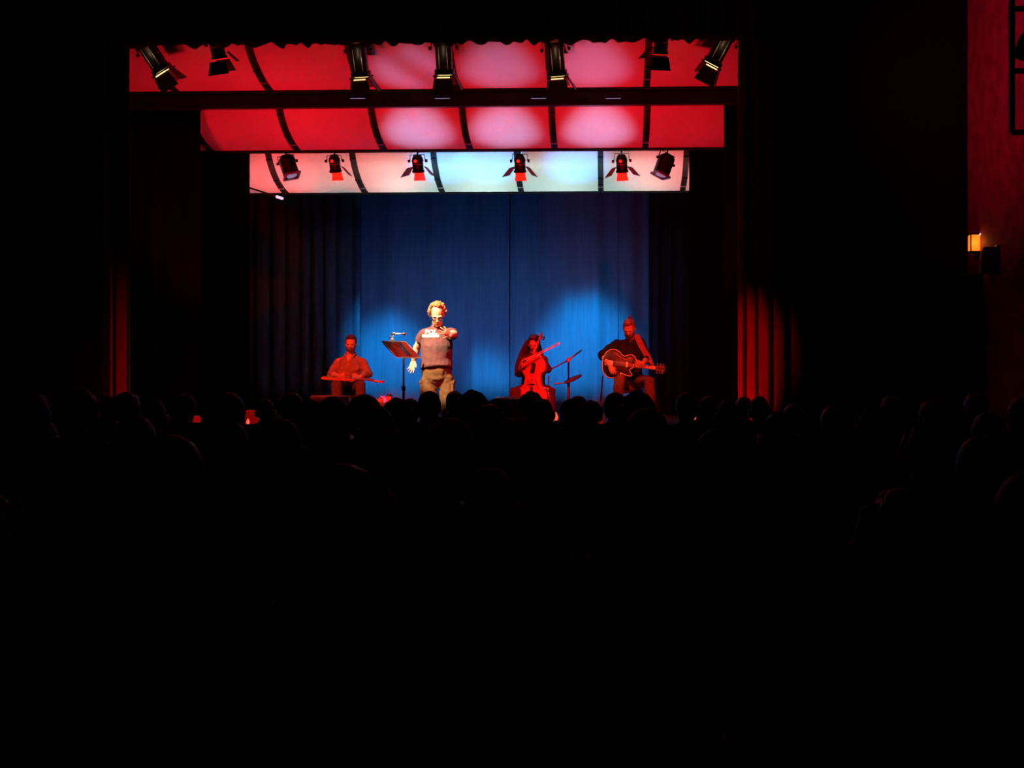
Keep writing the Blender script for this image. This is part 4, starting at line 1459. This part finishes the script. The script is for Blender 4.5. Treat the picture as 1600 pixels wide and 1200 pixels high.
# slim pole left of the guitarist
p0 = at(941.5, 588, 15.75)
p1 = at(935.5, 640, 15.7)
t = thing('pole_stand', 'slim leaning pole on a small pale base left of the guitarist', 'stand', (p1.x, 15.7, STG))
MB().tube([p0, V((p1.x + .01, 15.7, STG + .04))], .012, 8).build('pole', M['desk_metal'], t)
MB().tube([(p1.x + .02, 15.7, STG), (p1.x + .02, 15.7, STG + .03), (p1.x + .02, 15.7, STG + .26)], [.10, .09, .02], 16, round_=False).build('base', M['grey_mic'], t)


# ------------------------------------------------------------------ things on the stage floor
def wedge(px0, px1, pyt, Y, label, ht=None, col='wedge'):
    a, b_ = at(px0, pyt, Y), at(px1, pyt, Y)
    wd = b_.x - a.x
    h = a.z - STG
    cx = (a.x + b_.x) / 2
    t = thing('floor_monitor', label, 'stage monitor', (cx, Y, STG), 'wedge monitors along the stage front')
    dp = .42
    vs, fs = [], []
    prof = [(0, 0), (.02, h * .96), (.06, h), (.15, h), (dp, .10), (dp, 0)]      # depth towards the players
    for q in (-1, 1):
        vs += [(cx + q * wd / 2, Y - .05 + y_, STG + z_) for y_, z_ in prof]
    n_ = len(prof)
    fs = [tuple(range(n_)), tuple(reversed(range(n_, 2 * n_)))] + [(i, (i + 1) % n_, (i + 1) % n_ + n_, i + n_) for i in range(n_)]
    MB().add(vs, fs).build('cabinet', M[col], t, smooth=False, bev=.012)
    MB().add([(cx + q * (wd / 2 - .03), Y - .05 + y_ + .012, STG + z_ + .012) for q in (-1, 1) for y_, z_ in ((.17, h - .02), (dp - .03, .14), (dp - .04, .13), (.16, h - .03))], [(0, 1, 2, 3), (7, 6, 5, 4), (0, 4, 5, 1), (1, 5, 6, 2), (2, 6, 7, 3), (3, 7, 4, 0)]).build('grille', M['grille'], t, smooth=False)
    for q in (-1, 1):
        MB().box((cx + q * wd / 2, Y + .08, STG + h * .55), (.012, .12, .05)).build('handle', M['black_metal'], t, bev=.004)
    return t


wedge(485, 546, 618, 14.55, 'long wedge monitor with a dull red lit back in front of the lap steel player')
wedge(774, 818, 621, 13.5, 'low red lit wedge monitor just left of the cello foot')
wedge(300, 331, 650, 12.95, 'red lit wedge monitor glimpsed between heads, farthest left')
wedge(384, 411, 641, 13.3, 'red lit wedge monitor glimpsed between heads, second from left')

# pedals on a low case
Yp = 15.9
c = at(599, 628, Yp)
t = thing('flight_case', 'low black case carrying pedals beside the lap steel player', 'case', (c.x, Yp, STG))
hz = c.z - STG
MB().box((c.x, Yp, STG + hz / 2), (.40, .34, hz)).build('case', M['black_metal'], t, bev=.012)
mb = MB()
for q in (-1, 1):
    for s in (-1, 1):
        mb.box((c.x + q * .19, Yp + s * .16, STG + hz / 2), (.035, .035, hz * .98))
mb.build('corner_strip', M['steel'], t, bev=.004)
for px, py, w_, h_, mm, lb in ((588.5, 626, .10, .05, 'pedal_grey', 'small pale effects pedal at the left of the pedal case'),
                               (596.5, 628, .07, .07, 'pedal_orange', 'small red effects pedal with a loop, front of the pedal case'),
                               (600, 621, .13, .09, 'pedal_pink', 'pink lit effects pedal, the largest on the pedal case'),
                               (608, 621, .08, .12, 'pedal_orange', 'orange lit effects pedal at the right of the pedal case')):
    p = at(px, py, Yp - .06)
    yy = Yp - .06 if mm != 'pedal_orange' or px > 600 else Yp - .12
    e = thing('effects_pedal', lb, 'pedal', (p.x, yy, c.z), 'effects pedals on the case')
    MB().add([(p.x + a * w_ / 2, yy + b_ * .055, c.z + (0 if k == 0 else (h_ if b_ > 0 else h_ * .6))) for a in (-1, 1) for b_ in (-1, 1) for k in (0, 1)],
             [(0, 1, 3, 2), (4, 6, 7, 5), (0, 4, 5, 1), (2, 3, 7, 6), (0, 2, 6, 4), (1, 5, 7, 3)]).build('housing', M[mm], e, smooth=False, bev=.006)
    MB().disc((p.x - w_ * .2, yy + .02, c.z + h_ * .95), (0, -.3, 1), .010, .02, 10).build('knob', M['steel'], e)
    MB().disc((p.x + w_ * .2, yy - .02, c.z + h_ * .78), (0, -.3, 1), .012, .02, 10).build('switch', M['chrome'], e)

# red footlights along the stage front
for px, py, lb in ((724.5, 650, 'small red footlight glowing below the standing man'), (868.5, 650, 'small red footlight glowing below the cello'),
                   (1086, 649.5, 'small red footlight at the right of the stage front'), (387.5, 658.5, 'tiny red footlight left under the second wedge monitor')):
    p = at(px, py, 11.75)
    s = .75 if px in (1086, 387.5) else 1.0
    t = thing('footlight', lb, 'stage light', (p.x, 11.75, STG), 'red footlights on the stage edge')
    MB().tube([(p.x, 11.75, STG), (p.x, 11.75, STG + .02), (p.x, 11.75, p.z - .04)], [.06, .05, .012], 14, round_=False).build('stem', M['black_metal'], t)
    mb = MB()
    mb.tube([(p.x, 11.75, p.z - .035 * s), (p.x, 11.75, p.z - .015 * s), (p.x, 11.75, p.z + .01), (p.x, 11.75, p.z + .035 * s)], [.020 * s, .026 * s, .018 * s, .007 * s], 12)
    mb.build('lens', M['red_lamp'], t)

# amber wall lamp and the black loudspeaker next to it
Ys = 12.05
p = at(1523, 380, Ys)
ws = thing('wall_lamp', 'amber glass wall lamp glowing in the dark at the right', 'lamp', (p.x, Ys, p.z))
hx, hz = .075, .085
MB().box(p + V((.0, 0, 0)), (.115, .115, .175)).build('glass', M['amber'], ws, bev=.012)
fr = MB()
for q in (-1, 1):
    for s in (-1, 1):
        fr.box(p + V((q * .062, s * .062, 0)), (.012, .012, .19))
for z_ in (-.095, .095):
    fr.box(p + V((0, 0, z_)), (.14, .14, .014))
fr.build('frame', M['black_metal'], ws, bev=.002)
MB().box(p + V((.052, -.05, .092)), (.045, .06, .022)).build('bulb_edge', M['white_led'], ws, bev=.004)
xx = XR
MB().tube([p + V((.06, .03, -.06)), V((xx - .015, Ys + .03, p.z - .06))], .014, 8).build('bracket', M['black_metal'], ws)
MB().disc((xx - .012, Ys + .03, p.z - .06), (1, 0, 0), .06, .022, 14).build('wall_plate', M['black_metal'], ws)
point('amber_lamp_glow', p + V((-.02, -.12, 0)), .35, (1, .35, .05), .05)
Yk = 11.55
q0 = at(1552, 407, Yk)
ks = thing('wall_loudspeaker', 'black loudspeaker bracketed to the maroon wall beside the amber lamp', 'loudspeaker', (q0.x, Yk, q0.z))
MB().box(q0, (.22, .24, .27), X=(1, -.25, 0)).build('cabinet', M['black_metal'], ks, bev=.015)
MB().box(q0 + V((-.035, -.125, 0)), (.19, .02, .24), X=(1, -.25, 0)).build('grille', M['grille'], ks, bev=.006)
MB().tube([q0 + V((.08, 0, 0)), V((XR - .01, Yk - .10, q0.z))], .018, 8).build('arm', M['black_metal'], ks)
MB().box((XR - .012, Yk - .12, q0.z), (.022, .10, .30)).build('wall_plate', M['black_metal'], ks, bev=.004)


# ------------------------------------------------------------------ the audience
def make_seat():
    t = thing('theatre_seat', 'dark upholstered theatre seat in the unlit hall', 'seat', (0, 0, 0), 'theatre seats in the dark hall')
    MB().box((0, .02, .42), (.46, .44, .09)).build('seat', M['seat_cloth'], t, bev=.025)
    MB().box((0, -.24, .66), (.46, .08, .50), X=(1, 0, 0), Z=(0, -.16, 1)).build('backrest', M['seat_cloth'], t, bev=.03)
    for q in (-1, 1):
        MB().box((q * .248, -.02, .30), (.03, .40, .60)).build('side_panel', M['seat_wood'], t, bev=.008)
        MB().box((q * .248, .0, .615), (.05, .36, .03)).build('armrest', M['seat_wood'], t, bev=.008)
    return t


def make_spectator(kind):
    g = dict(P=(0, -.02, .56), C=(0, -.07, .82), N=(0, -.055, 1.03), SR=(-.185, -.06, .97), SL=(.185, -.06, .97))
    if kind in (1, 3):
        g['SR'], g['SL'] = (-.165, -.06, .96), (.165, -.06, .96)
    t = thing('person', 'x', 'person', (0, 0, 0))
    hc_ = V((0, -.02, 1.148))
    ax_ = head_axes((0, 1, -.02))
    hips = [(-.10, .0, .545), (.10, .0, .545)]
    kn = [(-.12, .44, .53), (.12, .44, .53)]
    an = [(-.12, .40, .09), (.12, .40, .09)]
    ar = [[g['SR'], (-.245, .02, .74), (-.10, .26, .655)], [g['SL'], (.245, .02, .74), (.10, .26, .655)]]
    b = MB()
    head_prims(b, hc_, ax_, .98)
    neck_prim(b, g['N'], hc_, ax_, .054 if kind not in (1, 3) else .046)
    torso_prims(b, g, .96 if kind not in (1, 3) else .86)
    for a in ar:
        arm_prims(b, a)
    hand(b, ar[0][2], (.5, .8, -.2), (.6, 0, .4), 1, .95, curl=(20, 22, 24, 26))
    hand(b, ar[1][2], (-.5, .8, -.2), (-.6, 0, .4), -1, .95, curl=(20, 22, 24, 26))
    for h_, k_, a_ in zip(hips, kn, an):
        leg_prims(b, [h_, k_, a_])
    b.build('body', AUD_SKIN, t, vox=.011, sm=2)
    head_parts(t, hc_, ax_, .98)
    b = MB()
    torso_prims(b, g, 1.03 if kind not in (1, 3) else .92, 1.06, .014)
    for a in ar:
        arm_prims(b, [V(a[0]), V(a[1]), V(a[1]).lerp(V(a[2]), .85)], .058, .052, .042, .006)
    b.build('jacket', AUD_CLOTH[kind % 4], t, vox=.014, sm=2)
    b = MB()
    b.tube([(0, -.02, .60), (0, -.02, .55)], [(.165, .13), (.17, .13)], 14, side=(1, 0, 0))
    for h_, k_, a_ in zip(hips, kn, an):
        b.tube([h_, k_, V(k_).lerp(V(a_), .5), V(a_) + V((0, 0, .02))], [.095, .075, .070, .062], 12)
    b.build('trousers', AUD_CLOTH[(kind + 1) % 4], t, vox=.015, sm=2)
    for a_ in an:
        shoe_build(a_, (0, 1, 0), t)
    L_ = lambda x, y, z: hc_ + V((x, y, z)) * .98
    b = MB()
    if kind == 0:
        hair_cap(b, hc_, ax_, .98, 1.0, .012)
    elif kind == 1:
        hair_cap(b, hc_, ax_, .98, 1.2, .020)
        for q in (-.07, -.035, 0, .035, .07):
            b.tube([L_(q, -.07, .03), L_(q * 1.25, -.085, -.08), L_(q * 1.3, -.09, -.19)], [.036, .038, .022], 10)
    elif kind == 2:
        for i in range(22):
            a = PI * .92 + (PI * 1.16) * i / 21
            b.ell(L_(.084 * math.cos(a), -.010 + .100 * math.sin(a), -.01), (.016, .016, .040), nu=8, nv=6)
    elif kind == 3:
        hair_cap(b, hc_, ax_, .98, 1.0, .010)
        b.ell(L_(0, -.09, .085), (.045, .042, .042))
    else:
        rn_ = random.Random(5)
        for i in range(110):
            th, ph = rn_.uniform(0, 2 * PI), rn_.uniform(-.5, 1.5)
            if math.sin(th) > .4 and ph < .7:
                continue
            b.ell(L_(.095 * math.cos(ph) * math.cos(th), -.016 + .108 * math.cos(ph) * math.sin(th), .034 + .106 * math.sin(ph)), rn_.uniform(.018, .03), nu=7, nv=5)
        b.ell(L_(0, -.03, .04), (.09, .095, .095))
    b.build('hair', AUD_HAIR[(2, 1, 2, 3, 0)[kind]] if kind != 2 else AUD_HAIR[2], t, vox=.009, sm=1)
    return t


TOP = {0: 1.27, 1: 1.275, 2: 1.262, 3: 1.27, 4: 1.29}
proto = [make_spectator(k) for k in range(5)]
seat0 = make_seat()
used = {}
ROWS = [10.1, 9.2, 8.3, 7.4, 6.5, 5.6, 4.7, 3.8, 2.9, 2.1]
SEEN = [
    (51, 615, 6, 0, 'dark seated spectator with a faint reddish head rim near the left edge, in the distance'),
    (75, 660, 4, 2, 'balding dark spectator at the left edge, one row nearer than the faint red rim'),
    (125, 610, 4, 4, 'curly haired dark spectator just left of the red house curtain foot'),
    (203, 616, 3, 0, 'dark spectator whose crown covers the foot of the left red house curtain'),
    (215, 650, 6, 2, 'bald spectator with a thin pale rim of light, below the left red curtain'),
    (287, 620, 1, 0, 'small dark spectator head alone between the left red curtain and the first red wedge'),
    (360, 618, 5, 1, 'dark long haired spectator between the two red triangles of the wedge monitors'),
    (417, 624, 1, 2, 'small bald spectator head right beside the second red wedge monitor'),
    (460, 617, 2, 0, 'dark spectator head just left of the long wedge monitor'),
    (487, 627, 3, 4, 'curly dark spectator overlapping the left end of the long wedge monitor'),
    (525, 624, 4, 1, 'wide dark spectator head in front of the long wedge monitor'),
    (574, 621, 4, 0, 'dark spectator head between the long wedge monitor and the pedals'),
    (592, 636, 5, 2, 'nearer bald spectator in front of the pedal case'),
    (621, 625, 3, 4, 'dark spectator head under the music stand pole'),
    (643, 625, 1, 0, 'small spectator head between music stand pole and standing man'),
    (673, 614, 2, 0, 'dark spectator head covering the standing man\'s shins'),
    (711, 613, 1, 3, 'small spectator head with a bun right of the standing man\'s legs'),
    (738, 613, 2, 4, 'dark spectator head second to the right of the standing man\'s legs'),
    (766, 637, 5, 1, 'nearer long haired spectator left below the low red wedge'),
    (780, 626, 3, 0, 'dark spectator head in front of the low red wedge'),
    (829, 614, 1, 4, 'spectator head poking up in front of the cello\'s lower body'),
    (850, 624, 3, 2, 'bald spectator with a thin shining rim in front of the pale tripod stand'),
    (893, 626, 4, 0, 'wide dark spectator head under the boom microphone stand'),
    (904, 621, 0, 1, 'small spectator head peeking over the wide head under the boom stand'),
    (924, 628, 2, 4, 'curly spectator head just left of the slim leaning pole'),
    (962, 616, 1, 0, 'spectator head covering the guitarist\'s right shin'),
    (995, 615, 3, 4, 'broad curly spectator head in front of the guitarist\'s stool'),
    (1072, 616, 2, 0, 'lone spectator head right of the guitarist with a faint rim'),
    (1108, 622, 1, 1, 'dark spectator head left of the right red house curtain'),
    (1136, 625, 2, 2, 'bald spectator head just left of the right red house curtain foot'),
    (1161, 622, 1, 0, 'spectator head under the bright fold of the right red house curtain'),
    (1186, 620, 2, 2, 'bald pale rimmed spectator head right of the bright red fold'),
    (1238, 634, 2, 1, 'dim spectator head right of the right red house curtain'),
    (1300, 638, 3, 0, 'barely visible spectator head below the dark wall, left of the side door'),
    (1390, 628, 4, 2, 'barely visible bald spectator head near the side door'),
    (1440, 668, 6, 4, 'barely visible large spectator head in the right of the hall'),
    (545, 738, 9, 4, 'large near spectator head with a faint red crown, low centre left'),
    (768, 732, 8, 2, 'near bald spectator with a faint lit crown, low centre'),
    (1598, 745, 8, 0, 'near dark spectator head cut by the right edge below the maroon wall'),
]


def free(row, x):
    return all(abs(x - q) > .50 for q in used.get(row, []))


def place(kind, row, x, ztop, label, group, first):
    Yr = ROWS[row]
    used.setdefault(row, []).append(x)
    z0 = fl(Yr)
    s = (ztop - z0) / TOP[kind]
    s = min(1.10, max(.90, s))
    o = proto[kind] if first else copy_tree(proto[kind])
    o.location = (x, Yr, ztop - TOP[kind] * s)
    o.rotation_euler = (0, 0, random.uniform(-.12, .12))
    o.scale = (s, s, s)
    o['label'] = label
    o['group'] = group
    if row not in seats:
        seats[row] = []
    seats[row].append(x)
    c_ = seat0 if not any(len(v) > 1 for v in seats.values()) and len(seats) == 1 else copy_tree(seat0)
    c_.location = (x, Yr + .03, z0)


seats = {}
first_used = set()
for px, py, row, kind, lb in SEEN:
    best = None
    for dr in (0, 1, -1, 2, -2, 3, -3):
        r_ = row + dr
        if 0 <= r_ < len(ROWS) and free(r_, at(px, py, ROWS[r_]).x):
            best = r_
            break
    if best is None:
        best = row
    p = at(px, py, ROWS[best])
    place(kind, best, p.x, p.z, lb, 'seated audience seen from behind', kind not in first_used)
    first_used.add(kind)
rn = random.Random(12)
free(7, at(1120, 800, ROWS[7]).x) and place(0, 7, at(1120, 800, ROWS[7]).x, fl(ROWS[7]) + 1.24, 'dark seated spectator seen from behind, lost in the unlit hall', 'spectators lost in the dark', False)
DARK = 'dark seated spectator seen from behind, lost in the unlit hall'
for row in (2, 3, 4, 5, 6, 7, 8, 9):
    Yr = ROWS[row]
    x = -1.9 if row == 9 else (XL + .6)
    x = max(x, at(-60, 700, Yr).x)
    xe = min(XR - .5, at(1660, 700, Yr).x)
    while x < xe:
        px = 882 + F * x / Yr
        edge = px < 280 or px > 1250
        if (row >= 6 or edge) and free(row, x) and not (row == 9 and abs(x) < .22):
            k = rn.randrange(5)
            zt = fl(Yr) + 1.25 + rn.uniform(-.05, .03)
            place(k, row, x, zt, DARK, 'spectators lost in the dark', False)
        x += .57 + rn.uniform(0, .06)
